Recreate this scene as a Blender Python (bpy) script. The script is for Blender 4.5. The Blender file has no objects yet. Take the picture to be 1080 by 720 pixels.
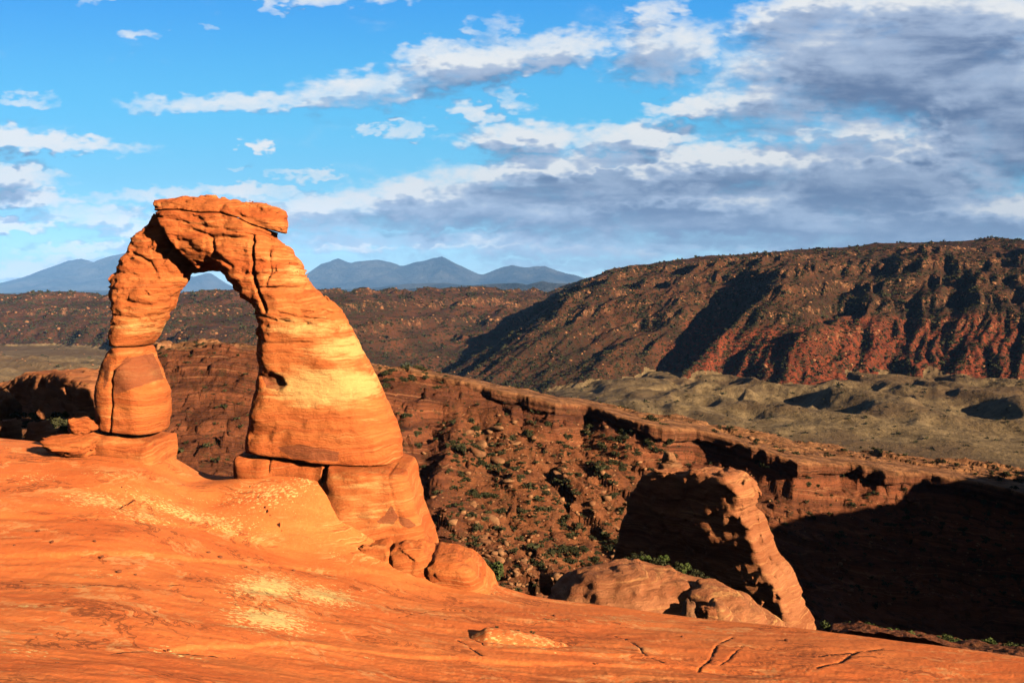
import bpy, math, random
import numpy as np
from math import radians as RAD

C = bpy.context.scene.collection
S = bpy.context.scene

# ------------------------------------------------------------------ camera
FPX, HORIZ = 850.0, 48.0                      # focal length and horizon offset of the 1080x720 photograph
TH = math.atan(HORIZ / FPX)
cam_d = bpy.data.cameras.new("camera")
cam_d.sensor_width = 36.0
cam_d.lens = 36.0 * FPX / 1080.0
cam_d.clip_start = 0.2
cam_d.clip_end = 120000.0
cam = bpy.data.objects.new("camera", cam_d)
C.objects.link(cam)
cam.location = (0, 0, 0)
cam.rotation_euler = (RAD(90) - TH, 0, 0)
S.camera = cam

# ------------------------------------------------------------------ sun, sky, exposure
SUN_AZ, SUN_EL = 51.0, 20.0                   # degrees right of straight behind the camera, and elevation
SX, SY, SZ = (math.sin(RAD(SUN_AZ)) * math.cos(RAD(SUN_EL)), -math.cos(RAD(SUN_AZ)) * math.cos(RAD(SUN_EL)), math.sin(RAD(SUN_EL)))
sun_d = bpy.data.lights.new("sun", 'SUN')
sun_d.energy = 5.0
sun_d.angle = RAD(0.5)
sun_d.color = (1.0, 0.79, 0.53)
sun = bpy.data.objects.new("sun", sun_d)
C.objects.link(sun)
from mathutils import Vector, Matrix
sun.rotation_euler = Vector((-SX, -SY, -SZ)).to_track_quat('-Z', 'Y').to_euler()

S.view_settings.view_transform = 'Standard'
S.view_settings.look = 'None'
S.view_settings.gamma = 1.0
S.view_settings.use_curve_mapping = False
S.view_settings.exposure = 1.12
EXPO = 2 ** 1.12
S.render.engine = 'CYCLES'
S.cycles.use_denoising = True
S.cycles.max_bounces = 4
S.cycles.diffuse_bounces = 0
S.cycles.volume_bounces = 0
S.cycles.use_adaptive_sampling = True


class NT:
    """small helper that writes shader nodes"""
    def __init__(s, tree):
        s.t = tree
        s.n = tree.nodes
        s.l = tree.links

    def new(s, kind, **kw):
        n = s.n.new(kind)
        for k, v in kw.items():
            setattr(n, k, v)
        return n

    def put(s, sock, v):
        if v is None:
            return
        if hasattr(v, 'is_linked') or hasattr(v, 'links'):
            s.l.new(v, sock)
        else:
            try:
                sock.default_value = v
            except Exception:
                sock.default_value = (*v, 1.0)

    def math(s, op, a, b=None, c=None, clamp=False):
        n = s.new('ShaderNodeMath', operation=op, use_clamp=clamp)
        s.put(n.inputs[0], a)
        if b is not None: s.put(n.inputs[1], b)
        if c is not None: s.put(n.inputs[2], c)
        return n.outputs[0]

    def vmath(s, op, a, b=None, c=None):
        n = s.new('ShaderNodeVectorMath', operation=op)
        s.put(n.inputs[0], a)
        if b is not None: s.put(n.inputs[1], b)
        if c is not None: s.put(n.inputs[2], c)
        return n.outputs['Value'] if op in ('LENGTH', 'DOT_PRODUCT', 'DISTANCE') else n.outputs[0]

    def xyz(s, x, y, z=0.0):
        n = s.new('ShaderNodeCombineXYZ')
        for i, v in enumerate((x, y, z)): s.put(n.inputs[i], v)
        return n.outputs[0]

    def sep(s, v):
        n = s.new('ShaderNodeSeparateXYZ')
        s.put(n.inputs[0], v)
        return n.outputs

    def noise(s, vec, scale=1.0, detail=4.0, rough=0.55, dist=0.0, lac=2.0):
        n = s.new('ShaderNodeTexNoise', noise_dimensions='3D')
        s.put(n.inputs['Vector'], vec)
        n.inputs['Scale'].default_value = scale
        n.inputs['Detail'].default_value = detail
        n.inputs['Roughness'].default_value = rough
        n.inputs['Distortion'].default_value = dist
        n.inputs['Lacunarity'].default_value = lac
        return n.outputs[0]

    def voronoi(s, vec, scale=1.0, feature='F1', rand=1.0):
        n = s.new('ShaderNodeTexVoronoi', feature=feature)
        s.put(n.inputs['Vector'], vec)
        n.inputs['Scale'].default_value = scale
        n.inputs['Randomness'].default_value = rand
        return n.outputs[0]

    def rng(s, v, a, b, c=0.0, d=1.0, smooth=True):
        n = s.new('ShaderNodeMapRange', interpolation_type='SMOOTHSTEP' if smooth else 'LINEAR', clamp=True)
        s.put(n.inputs['Value'], v)
        for k, q in zip(('From Min', 'From Max', 'To Min', 'To Max'), (a, b, c, d)):
            s.put(n.inputs[k], q)
        return n.outputs[0]

    def mix(s, f, a, b, blend='MIX'):
        n = s.new('ShaderNodeMix', data_type='RGBA', blend_type=blend)
        s.put(n.inputs[0], f)
        s.put(n.inputs[6], a if hasattr(a, 'links') else (*a, 1.0))
        s.put(n.inputs[7], b if hasattr(b, 'links') else (*b, 1.0))
        return n.outputs[2]

    def attr(s, name):
        n = s.new('ShaderNodeAttribute', attribute_name=name)
        return n.outputs['Fac']

    def pos(s):
        return s.new('ShaderNodeNewGeometry').outputs['Position']

    def bump(s, h, strength, dist, normal=None):
        n = s.new('ShaderNodeBump')
        n.inputs['Strength'].default_value = strength
        n.inputs['Distance'].default_value = dist
        s.put(n.inputs['Height'], h)
        if normal is not None: s.put(n.inputs['Normal'], normal)
        return n.outputs[0]


# ---- world: Nishita sky with a procedural cloud field laid out by direction
W = bpy.data.worlds.new("World")
S.world = W
W.use_nodes = True
wt = NT(W.node_tree)
for n in list(W.node_tree.nodes):
    W.node_tree.nodes.remove(n)

# (azimuth px, elevation px, half width, half height, tilt deg, amount) in units of 1/850 of the forward distance
CLOUDS = [
    (245, 112, 150, 13, 1, .72), (390, 98, 110, 24, 6, .80), (500, 72, 120, 30, 10, .90), (590, 58, 80, 26, 5, .82),
    (520, 40, 40, 24, 15, .7), (455, 60, 60, 14, 12, .62),
    (700, 60, 85, 42, 5, .80), (690, 22, 40, 24, 20, .66), (690, 78, 40, 26, 10, .70), (530, 103, 40, 14, -20, .60),
    (296, 16, 22, 12, -35, .52), (160, 40, 30, 9, 0, .54), (345, 3, 50, 14, 0, .60), (405, 5, 50, 10, 0, .56), (108, 6, 12, 9, -30, .50), (228, 36, 12, 8, -30, .46),
    (960, 60, 260, 100, 8, .98), (1080, 120, 180, 110, 0, 1.0), (850, 20, 110, 40, 10, .84), (725, 120, 60, 14, 3, .80), (820, 112, 120, 32, 3, .92),
    (560, 148, 100, 24, 0, .86), (660, 150, 90, 24, 4, .86), (620, 188, 220, 34, 2, 1.0), (780, 180, 190, 34, 0, 1.0), (930, 185, 230, 56, 0, 1.05),
    (480, 215, 200, 36, 3, .98), (720, 222, 320, 44, 0, 1.05), (980, 232, 280, 44, 0, 1.05), (330, 222, 120, 26, 0, .84), (280, 203, 90, 10, 0, .76), (165, 207, 110, 10, 2, .66),
    (50, 154, 130, 13, -2, .88), (10, 150, 60, 18, -3, .84), (10, 186, 80, 22, 0, .84), (20, 210, 100, 14, 0, .80), (15, 239, 65, 10, 0, .92), (100, 228, 100, 18, 0, .74), (30, 286, 130, 16, 8, .78), (100, 262, 90, 11, 0, .74), (170, 245, 90, 11, 0, .66), (30, 110, 60, 7, 0, .56),
    (272, 157, 22, 11, 0, 1.0), (432, 139, 30, 13, 0, .66), (338, 187, 34, 7, 0, .68), (500, 122, 34, 14, -20, .66), (395, 138, 18, 7, 0, .56), (300, 186, 26, 6, 0, .58), (258, 180, 20, 5, 0, .5), (75, 262, 36, 6, 0, .66), (350, 250, 140, 10, 0, .62),
    (640, 256, 340, 24, 0, .80), (450, 255, 230, 15, 0, .72), (950, 262, 240, 30, 0, .86), (600, 281, 140, 10, 0, .58), (420, 236, 170, 16, 0, .8), (880, 140, 150, 24, 0, .9), (640, 172, 70, 16, 0, .95),
]
g = bpy.data.node_groups.new("cloud field", 'ShaderNodeTree')
g.interface.new_socket(name="UV", in_out='INPUT', socket_type='NodeSocketVector')
g.interface.new_socket(name="Density", in_out='OUTPUT', socket_type='NodeSocketFloat')
g.interface.new_socket(name="Cover", in_out='OUTPUT', socket_type='NodeSocketFloat')
gt = NT(g)
gi = gt.new('NodeGroupInput'); go = gt.new('NodeGroupOutput')
uv = gi.outputs[0]
wob = gt.new('ShaderNodeTexNoise')
gt.put(wob.inputs['Vector'], gt.vmath('MULTIPLY', uv, (9.0, 18.0, 0)))
wob.inputs['Detail'].default_value = 2
wv = gt.vmath('MULTIPLY', gt.vmath('SUBTRACT', wob.outputs['Color'], (.5, .5, .5)), (.09, .035, 0))
uvw = gt.vmath('ADD', uv, wv)
acc = None
for (px, py, rx, ry, rot, am) in CLOUDS:
    m = gt.new('ShaderNodeMapping', vector_type='TEXTURE')
    # each ellipse hangs on the one before it, which keeps the shader's stack small
    gt.put(m.inputs[0], uvw if acc is None else gt.vmath('MULTIPLY_ADD', acc, (1e-7, 1e-7, 0), uvw))
    m.inputs[1].default_value = ((px - 540) / 850, (312 - py) / 850, 0)
    m.inputs[2].default_value = (0, 0, RAD(rot))
    m.inputs[3].default_value = (rx * 1.25 / 850, ry * 1.25 / 850, 1)
    v = gt.rng(gt.vmath('LENGTH', m.outputs[0]), 0.25, 1.0, am, 0.0)
    acc = v if acc is None else gt.math('SMOOTH_MAX', acc, v, .12)
cov = acc
n1 = gt.noise(gt.vmath('MULTIPLY', uv, (7.0, 17.0, 0)), 1.0, 6, .60, .35)
n2 = gt.noise(gt.vmath('ADD', gt.vmath('MULTIPLY', uv, (22.0, 34.0, 0)), (7, 3, 2)), 1.0, 4, .66, .2)
nn = gt.math('ADD', gt.math('MULTIPLY', gt.math('SUBTRACT', n1, .5), 1.25), gt.math('MULTIPLY', gt.math('SUBTRACT', n2, .5), .55))
den = gt.math('ADD', cov, nn)
n3 = gt.noise(gt.vmath('MULTIPLY', uv, (4.0, 46.0, 0)), 1.0, 3, .55, .2)
soft = gt.math('ADD', gt.math('ADD', cov, gt.math('MULTIPLY', gt.math('SUBTRACT', n1, .5), .66)), gt.math('MULTIPLY', gt.math('SUBTRACT', n3, .5), .28))
g.links.new(den, go.inputs[0]); g.links.new(soft, go.inputs[1])

tc = wt.new('ShaderNodeTexCoord')
dx, dy, dz = wt.sep(tc.outputs['Generated'])
dyc = wt.math('MAXIMUM', dy, .05)
UV = wt.xyz(wt.math('DIVIDE', dx, dyc), wt.math('DIVIDE', dz, dyc))
V = wt.math('DIVIDE', dz, dyc)


def cloudcall(vec):
    n = wt.new('ShaderNodeGroup', node_tree=g)
    wt.put(n.inputs[0], vec)
    return n.outputs


cA = cloudcall(UV)
cB = cloudcall(wt.vmath('ADD', UV, (.012, .020, 0)))
alpha = wt.rng(cA[0], .16, .95)
lit = wt.math('ADD', wt.math('MULTIPLY', wt.math('SUBTRACT', cA[1], cB[1]), 2.0), .60)
thick = wt.rng(cA[1], .45, 1.25)
lit = wt.math('SUBTRACT', lit, wt.math('MULTIPLY', thick, .66))
lit = wt.math('ADD', lit, .15, clamp=True)
sky = wt.new('ShaderNodeTexSky', sky_type='NISHITA')
sky.sun_disc = False
sky.sun_elevation = RAD(SUN_EL)
sky.sun_rotation = RAD(180 - SUN_AZ)
sky.altitude = 1500
sky.air_density = 1.0
sky.dust_density = 0.6
sky.ozone_density = 2.0
SKY_STR = 0.09
k = 1.0 / (SKY_STR * EXPO)                    # display-linear 1.0 expressed in world units
hs = wt.new('ShaderNodeHueSaturation')
hs.inputs['Saturation'].default_value = 1.45
hs.inputs['Value'].default_value = 1.0
wt.put(hs.inputs['Color'], sky.outputs[0])
def kc(r_, g_, b_): return (r_ * k, g_ * k, b_ * k)
grad = wt.mix(wt.rng(V, .0, .11), kc(.50, .78, .92), kc(.25, .70, .97))
grad = wt.mix(wt.rng(V, .08, .24), grad, kc(.125, .60, .98))
grad = wt.mix(wt.rng(V, .20, .40), grad, kc(.050, .38, .95))
skycol = wt.mix(.9, hs.outputs[0], grad)
white = (.92 * k, .93 * k, .93 * k)
grey = (.135 * k, .200 * k, .355 * k)
mid = (.42 * k, .52 * k, .70 * k)
cl = wt.mix(wt.rng(lit, .0, .5), grey, mid)
cl = wt.mix(wt.rng(lit, .42, .95), cl, white)
# pale veil of moist air low over the horizon, stronger to the right
veil = wt.math('MULTIPLY', wt.rng(V, .17, .0), wt.rng(wt.math('DIVIDE', dx, dyc), -.45, .55, .22, 1.0))
cl = wt.mix(wt.math('MULTIPLY', veil, .8), cl, (.29 * k, .39 * k, .55 * k))
base = wt.mix(wt.math('MULTIPLY', veil, .55), skycol, (.50 * k, .72 * k, .86 * k))
front = wt.mix(wt.math('MULTIPLY', alpha, .97), base, cl)
# unseen dark cloud cover added overhead and behind the camera to cut ambient light
added_deck_n = wt.noise(wt.vmath('MULTIPLY', tc.outputs['Generated'], (3, 3, 5)), 1.0, 5, .6)
added_deck = wt.mix(wt.rng(added_deck_n, .35, .7), (.03 * k, .036 * k, .05 * k), (.075 * k, .085 * k, .11 * k))
up = wt.math('MULTIPLY', wt.rng(V, .42, .75), 1.0)
back = wt.rng(dy, .42, .10)
glow = wt.rng(V, .15, .0, 1.0, 1.75)
front = wt.mix(1.0, front, wt.xyz(glow, glow, glow), 'MULTIPLY')   # brighter towards the horizon
fac = wt.math('MAXIMUM', up, back)
full = wt.mix(fac, front, added_deck)
bg = wt.new('ShaderNodeBackground')
wt.put(bg.inputs[0], full)
bg.inputs[1].default_value = SKY_STR
wo = wt.new('ShaderNodeOutputWorld')
W.node_tree.links.new(bg.outputs[0], wo.inputs[0])
W.cycles.sampling_method = 'MANUAL'
W.cycles.sample_map_resolution = 512


# ------------------------------------------------------------------ numeric helpers
def P(px, py, Y):
    """world point seen at photo pixel (px, py) at forward distance Y"""
    a, b = (px - 540) / FPX, (360 - py) / FPX
    ct, st = math.cos(TH), math.sin(TH)
    vy = ct + b * st
    vz = -st + b * ct
    s = Y / vy
    return np.array((a * s, Y, vz * s))


def pxs(px, py=None):
    return (px - 540) / FPX


def zof(py, Y):
    b = (360 - np.asarray(py, float)) / FPX
    ct, st = math.cos(TH), math.sin(TH)
    return Y * (-st + b * ct) / (ct + b * st)


def xof(px, Y, py=430):
    b = (360 - py) / FPX
    return Y * (np.asarray(px, float) - 540) / FPX / (math.cos(TH) + b * math.sin(TH))


def ss(x, a, b):
    t = np.clip((x - a) / (b - a), 0, 1)
    return t * t * (3 - 2 * t)


def _hash(ix, iy, iz, seed):
    h = (ix.astype(np.uint32) * np.uint32(374761393) + iy.astype(np.uint32) * np.uint32(668265263)
         + iz.astype(np.uint32) * np.uint32(2246822519) + np.uint32((seed * 3266489917 + 12345) & 0xffffffff))
    h = (h ^ (h >> np.uint32(13))) * np.uint32(1274126177)
    h = (h ^ (h >> np.uint32(15))) * np.uint32(2654435761)
    return h ^ (h >> np.uint32(16))


def vnoise(x, y, z, seed=0):
    """gradient noise, about -1..1"""
    x, y, z = np.broadcast_arrays(np.asarray(x, np.float32), np.asarray(y, np.float32), np.asarray(z, np.float32))
    xi, yi, zi = np.floor(x), np.floor(y), np.floor(z)
    fx, fy, fz = x - xi, y - yi, z - zi
    xi, yi, zi = xi.astype(np.int32), yi.astype(np.int32), zi.astype(np.int32)
    ux, uy, uz = (t * t * t * (t * (t * 6 - 15) + 10) for t in (fx, fy, fz))
    out = 0
    for a in (0, 1):
        wx = ux if a else 1 - ux
        for b in (0, 1):
            wy = uy if b else 1 - uy
            for c in (0, 1):
                wz = uz if c else 1 - uz
                h = _hash(xi + a, yi + b, zi + c, seed)
                gx = ((h & np.uint32(1023)).astype(np.float32) / 511.5 - 1)
                gy = (((h >> np.uint32(10)) & np.uint32(1023)).astype(np.float32) / 511.5 - 1)
                gz = (((h >> np.uint32(20)) & np.uint32(1023)).astype(np.float32) / 511.5 - 1)
                out = out + wx * wy * wz * (gx * (fx - a) + gy * (fy - b) + gz * (fz - c))
    return out * 1.5


def fbm(x, y, z, octv=4, seed=0, gain=.5, lac=2.03, ridged=False):
    s, a, f, tot = 0, 1.0, 1.0, 0
    for i in range(octv):
        n = vnoise(x * f, y * f, z * f, seed + i * 17)
        if ridged: n = 1 - 2 * np.abs(n)
        s = s + a * n
        tot += a
        a *= gain
        f *= lac
    return s / tot


def facet(x, y, z, cell, seed):
    """tilted flat faces of broken rock, about -.5..5, with sharp steps between the blocks"""
    p = [np.asarray(q, np.float32) / cell for q in (x, y, z)]
    i0 = [np.floor(q - .5).astype(np.int32) for q in p]
    best = np.full(p[0].shape, 1e9, np.float32); out = np.zeros(p[0].shape, np.float32)
    for a in (0, 1):
        for b in (0, 1):
            for c in (0, 1):
                h = _hash(i0[0] + a, i0[1] + b, i0[2] + c, seed)
                g = _hash(i0[0] + a, i0[1] + b, i0[2] + c, seed + 991)
                d = [p[k] - (i0[k] + o + .5 + .8 * (((h >> np.uint32(10 * k)) & np.uint32(1023)).astype(np.float32) / 1023 - .5)) for k, o in enumerate((a, b, c))]
                r2 = d[0] ** 2 + d[1] ** 2 + d[2] ** 2
                m = r2 < best
                t = sum(d[k] * (((g >> np.uint32(10 * k)) & np.uint32(1023)).astype(np.float32) / 511.5 - 1) for k in range(3))
                out = np.where(m, t, out)
                best = np.where(m, r2, best)
    return out


def poly_dist(px, pz, pts, closed=True):
    """distance to a polyline and, for closed ones, signed positive inside"""
    pts = np.asarray(pts, float)
    n = len(pts)
    d = np.full(px.shape, 1e9)
    inside = np.zeros(px.shape, bool)
    for i in range(n if closed else n - 1):
        a, b = pts[i], pts[(i + 1) % n]
        e = b - a
        t = np.clip(((px - a[0]) * e[0] + (pz - a[1]) * e[1]) / max(e @ e, 1e-12), 0, 1)
        d = np.minimum(d, np.hypot(px - a[0] - t * e[0], pz - a[1] - t * e[1]))
        if closed:
            c = (a[1] > pz) != (b[1] > pz)
            with np.errstate(divide='ignore', invalid='ignore'):
                xx = a[0] + (pz - a[1]) * e[0] / (e[1] if abs(e[1]) > 1e-12 else 1e-12)
            inside ^= c & (px < xx)
    return np.where(inside, d, -d) if closed else d


def smax(a, b, k):
    h = np.clip(.5 + .5 * (a - b) / k, 0, 1)
    return b + (a - b) * h + k * h * (1 - h)


def smin(a, b, k):
    return -smax(-a, -b, k)


def rbf_fit(pts, vals, lam=0.0):
    pts = np.asarray(pts, float); vals = np.asarray(vals, float)
    sc = np.array([20.0, 20.0])
    p = pts / sc
    r = np.linalg.norm(p[:, None] - p[None], axis=2)
    K = np.where(r > 0, r * r * np.log(np.maximum(r, 1e-9)), 0) + lam * np.eye(len(p))
    Q = np.c_[np.ones(len(p)), p]
    A = np.block([[K, Q], [Q.T, np.zeros((3, 3))]])
    sol = np.linalg.solve(A, np.r_[vals, 0, 0, 0])
    w, c = sol[:-3], sol[-3:]

    def f(x, y):
        X, Yy = np.asarray(x) / sc[0], np.asarray(y) / sc[1]
        o = c[0] + c[1] * X + c[2] * Yy
        for i in range(len(p)):
            r2 = (X - p[i, 0]) ** 2 + (Yy - p[i, 1]) ** 2
            o = o + w[i] * .5 * r2 * np.log(np.maximum(r2, 1e-12))
        return o
    return f


# ------------------------------------------------------------------ mesh helpers
def make_mesh(name, v, f, mat=None, attrs=None, smooth=True):
    v = np.ascontiguousarray(v, np.float32)
    f = np.ascontiguousarray(f, np.int32)
    me = bpy.data.meshes.new(name)
    me.vertices.add(len(v))
    me.vertices.foreach_set("co", v.ravel())
    k = f.shape[1]
    me.loops.add(f.size)
    me.loops.foreach_set("vertex_index", f.ravel())
    me.polygons.add(len(f))
    me.polygons.foreach_set("loop_start", np.arange(0, f.size, k, dtype=np.int32))
    if smooth:
        me.polygons.foreach_set("use_smooth", np.ones(len(f), bool))
    if attrs:
        for nm, a in attrs.items():
            at = me.attributes.new(nm, 'FLOAT', 'POINT')
            at.data.foreach_set("value", np.ascontiguousarray(a, np.float32).ravel())
    me.update(calc_edges=True)
    me.validate()
    if mat: me.materials.append(mat)
    return me


def add_obj(name, me, parent=None, loc=None, **props):
    o = bpy.data.objects.new(name, me)
    C.objects.link(o)
    if parent: o.parent = parent
    if loc is not None: o.location = loc
    for k, v in props.items():
        if v is not None: o[k] = v
    return o


def add_empty(name, loc, **props):
    o = add_obj(name, None, None, loc, **props)
    o.empty_display_size = .5
    return o


def grid_faces(nr, nc):
    i = np.arange(nr * nc).reshape(nr, nc)
    return np.stack([i[:-1, :-1], i[:-1, 1:], i[1:, 1:], i[1:, :-1]], -1).reshape(-1, 4)


def grid_mesh(name, X, Y, Z, mat, attrs=None):
    nr, nc = X.shape
    return make_mesh(name, np.stack([X, Y, Z], -1).reshape(-1, 3), grid_faces(nr, nc), mat, attrs)


def surface_nets(f, org, h):
    """polygonise f<0 on a regular grid"""
    f = f.astype(np.float32)
    nx, ny, nz = f.shape
    s = f < 0
    cnt = np.zeros((nx - 1, ny - 1, nz - 1), np.int8)
    for a in (0, 1):
        for b in (0, 1):
            for c in (0, 1):
                cnt += s[a:nx - 1 + a, b:ny - 1 + b, c:nz - 1 + c]
    act = np.argwhere((cnt > 0) & (cnt < 8))
    idx = np.full(cnt.shape, -1, np.int32)
    idx[act[:, 0], act[:, 1], act[:, 2]] = np.arange(len(act))
    cor = np.array([(a, b, c) for a in (0, 1) for b in (0, 1) for c in (0, 1)])
    vals = np.stack([f[act[:, 0] + a, act[:, 1] + b, act[:, 2] + c] for a, b, c in cor], 1)
    acc = np.zeros((len(act), 3)); num = np.zeros(len(act))
    for i in range(8):
        for j in range(i + 1, 8):
            if np.abs(cor[i] - cor[j]).sum() != 1: continue
            m = (vals[:, i] < 0) != (vals[:, j] < 0)
            t = vals[m, i] / (vals[m, i] - vals[m, j])
            acc[m] += cor[i] + t[:, None] * (cor[j] - cor[i])
            num[m] += 1
    v = (act + acc / num[:, None]) * h + np.asarray(org)
    quads = []
    for ax in range(3):
        sl0 = [slice(None)] * 3; sl1 = [slice(None)] * 3
        sl0[ax] = slice(0, -1); sl1[ax] = slice(1, None)
        d = s[tuple(sl0)] != s[tuple(sl1)]
        e = np.argwhere(d)
        o1, o2 = [(1, 2), (2, 0), (0, 1)][ax]
        ok = (e[:, o1] > 0) & (e[:, o2] > 0) & (e[:, o1] < f.shape[o1] - 1) & (e[:, o2] < f.shape[o2] - 1)
        e = e[ok]
        def at(d1, d2):
            q = e.copy(); q[:, o1] += d1; q[:, o2] += d2
            return idx[q[:, 0], q[:, 1], q[:, 2]]
        q = np.stack([at(-1, -1), at(0, -1), at(0, 0), at(-1, 0)], 1)
        inside = s[e[:, 0], e[:, 1], e[:, 2]]
        q[~inside] = q[~inside][:, ::-1]
        quads.append(q)
    q = np.concatenate(quads)
    return v, q[(q >= 0).all(1)]


def vol(x0, x1, y0, y1, z0, z1, h):
    x = np.arange(x0, x1 + h, h, dtype=np.float32); y = np.arange(y0, y1 + h, h, dtype=np.float32); z = np.arange(z0, z1 + h, h, dtype=np.float32)
    return x, y, z, (x[0], y[0], z[0])


# ------------------------------------------------------------------ materials
def new_mat(name):
    m = bpy.data.materials.new(name)
    m.use_nodes = True
    t = NT(m.node_tree)
    b = m.node_tree.nodes['Principled BSDF']
    b.inputs['Roughness'].default_value = .93
    b.inputs['Specular IOR Level'].default_value = .12
    return m, t, b


def mat_slickrock():
    m, t, b = new_mat("slickrock")
    p = t.pos()
    big = t.noise(t.vmath('MULTIPLY', p, (.12, .22, .5)), 1, 6, .62, .6)
    streak = t.noise(t.vmath('MULTIPLY', p, (.30, 1.1, 1.2)), 1, 9, .70, .5)
    fine = t.noise(p, 7.0, 6, .65)
    c = t.mix(t.rng(big, .3, .72), (.78, .178, .048), (.90, .250, .070))
    c = t.mix(t.math('MULTIPLY', t.rng(streak, .50, .74), .32), c, (.93, .38, .12))
    c = t.mix(t.math('MULTIPLY', t.rng(streak, .42, .26), .45), c, (.56, .125, .035))
    c = t.mix(t.math('MULTIPLY', t.rng(fine, .50, .75), .30), c, (.94, .42, .15))
    c = t.mix(t.math('MULTIPLY', t.rng(fine, .44, .25), .35), c, (.46, .12, .04))
    # darker stain patches
    st = t.noise(t.vmath('MULTIPLY', p, (.55, 1.1, 1.0)), 1, 5, .6, 1.2)
    c = t.mix(t.math('MULTIPLY', t.rng(st, .61, .70), .45), c, (.40, .11, .045))
    # pale crust: flakes thresholded by the painted mask of where it grows
    fl = t.noise(t.vmath('MULTIPLY', p, (5.5, 8.5, 6.0)), 1, 3, .65, .3)
    pm = t.math('ADD', t.attr("pale"), t.math('MULTIPLY', t.rng(t.noise(t.vmath('MULTIPLY', p, (.22, .5, .4)), 1, 5, .7), .56, .72), .42))
    pf = t.rng(t.math('ADD', fl, t.math('MULTIPLY', pm, .26)), .66, .72)
    c = t.mix(t.math('MULTIPLY', pf, t.rng(pm, .02, .25)), c, (.92, .64, .25))
    # thin bedding lines that follow the lie of the rock
    x, y, z = t.sep(p)
    zl = t.math('ADD', t.math('MULTIPLY', z, 2.6), t.math('MULTIPLY', t.noise(p, .35, 4, .6), 2.2))
    ln = t.noise(t.xyz(t.math('MULTIPLY', x, .10), t.math('MULTIPLY', y, .16), zl), 1, 5, .65)
    on = t.rng(t.noise(t.vmath('MULTIPLY', p, (.2, .5, .5)), 1, 4, .6), .44, .60)
    c = t.mix(t.math('MULTIPLY', t.math('MULTIPLY', t.rng(t.math('ABSOLUTE', t.math('SUBTRACT', ln, .47)), .022, .004), on), .75), c, (.26, .070, .026))
    c = t.mix(t.math('MULTIPLY', t.math('MULTIPLY', t.rng(t.math('ABSOLUTE', t.math('SUBTRACT', ln, .55)), .03, .005), on), .55), c, (.95, .50, .20))
    # grit and pits
    gp = t.noise(p, 15.0, 3, .7)
    c = t.mix(t.math('MULTIPLY', t.rng(gp, .62, .72), .5), c, (.96, .55, .24))
    c = t.mix(t.math('MULTIPLY', t.rng(gp, .37, .29), .55), c, (.30, .085, .03))
    c = t.mix(t.rng(t.math('ADD', t.attr('joint'), t.math('MULTIPLY', t.math('SUBTRACT', fine, .5), .5)), .35, .6), c, (.045, .018, .010))  # crack shade and soil painted dark along the joints
    # small dark specks
    vv = t.voronoi(p, 2.1)
    sp = t.math('MULTIPLY', t.rng(vv, .075, .03), t.rng(t.noise(p, .5, 2), .5, .62))
    c = t.mix(sp, c, (.13, .05, .025))
    t.put(b.inputs['Base Color'], c)
    h = t.math('ADD', t.math('MULTIPLY', t.noise(t.vmath('MULTIPLY', p, (.8, 1.7, 2.0)), 1, 9, .70, .4), .8), t.math('MULTIPLY', fine, .35))
    n1 = t.bump(h, .32, .22)
    gr = t.noise(p, 26, 4, .6)
    t.put(b.inputs['Normal'], t.bump(gr, .45, .03, n1))
    return m


def mat_arch(name, lo=(.56, .155, .045), hi=(.74, .29, .095)):
    m, t, b = new_mat(name)
    p = t.pos()
    x, y, z = t.sep(p)
    warp = t.noise(p, .35, 3, .5)
    zz = t.math('ADD', z, t.math('ADD', t.math('MULTIPLY', x, -.035), t.math('MULTIPLY', warp, 1.1)))
    band = t.noise(t.xyz(t.math('MULTIPLY', x, .06), t.math('MULTIPLY', y, .06), t.math('MULTIPLY', zz, 1.7)), 1, 7, .68)
    thin = t.noise(t.xyz(t.math('MULTIPLY', x, .25), t.math('MULTIPLY', y, .25), t.math('MULTIPLY', zz, 9.0)), 1, 4, .6, .3)
    blot = t.noise(p, 1.1, 6, .62, .7)
    fine = t.noise(p, 8, 6, .65)
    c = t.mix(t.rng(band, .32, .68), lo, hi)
    c = t.mix(t.math('MULTIPLY', t.rng(thin, .53, .70), .38), c, (.88, .45, .17))
    c = t.mix(t.math('MULTIPLY', t.rng(thin, .45, .28), .45), c, (.34, .090, .034))
    c = t.mix(t.math('MULTIPLY', t.rng(blot, .54, .74), .45), c, (.42, .12, .045))
    pm = t.attr("pale")
    pn = t.math('ADD', t.math('MULTIPLY', t.noise(t.vmath('MULTIPLY', p, (.45, .45, 3.6)), 1, 8, .70, .3), 1.0), t.math('MULTIPLY', pm, .64))
    c = t.mix(t.math('MULTIPLY', t.rng(pn, .68, .95), .85), c, (.90, .52, .19))
    vm = t.attr("varnish")
    vn = t.math('ADD', t.math('MULTIPLY', t.math('SUBTRACT', t.noise(p, 2.6, 5, .6), .5), .5), vm)
    c = t.mix(t.math('MULTIPLY', t.rng(vn, .45, .55), .75), c, (.27, .085, .042))
    c = t.mix(t.math('MULTIPLY', t.rng(fine, .45, .28), .3), c, (.30, .09, .04))
    t.put(b.inputs['Base Color'], c)
    bed = t.noise(t.xyz(t.math('MULTIPLY', x, .3), t.math('MULTIPLY', y, .3), t.math('MULTIPLY', zz, 6.0)), 1, 8, .72, .2)
    h = t.math('ADD', t.math('MULTIPLY', t.noise(t.vmath('MULTIPLY', p, (1.4, 1.4, 3.0)), 1, 9, .68, .4), .7), t.math('MULTIPLY', fine, .3))
    h = t.math('ADD', h, t.math('MULTIPLY', bed, .85))
    t.put(b.inputs['Normal'], t.bump(h, .9, .24))
    return m


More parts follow.
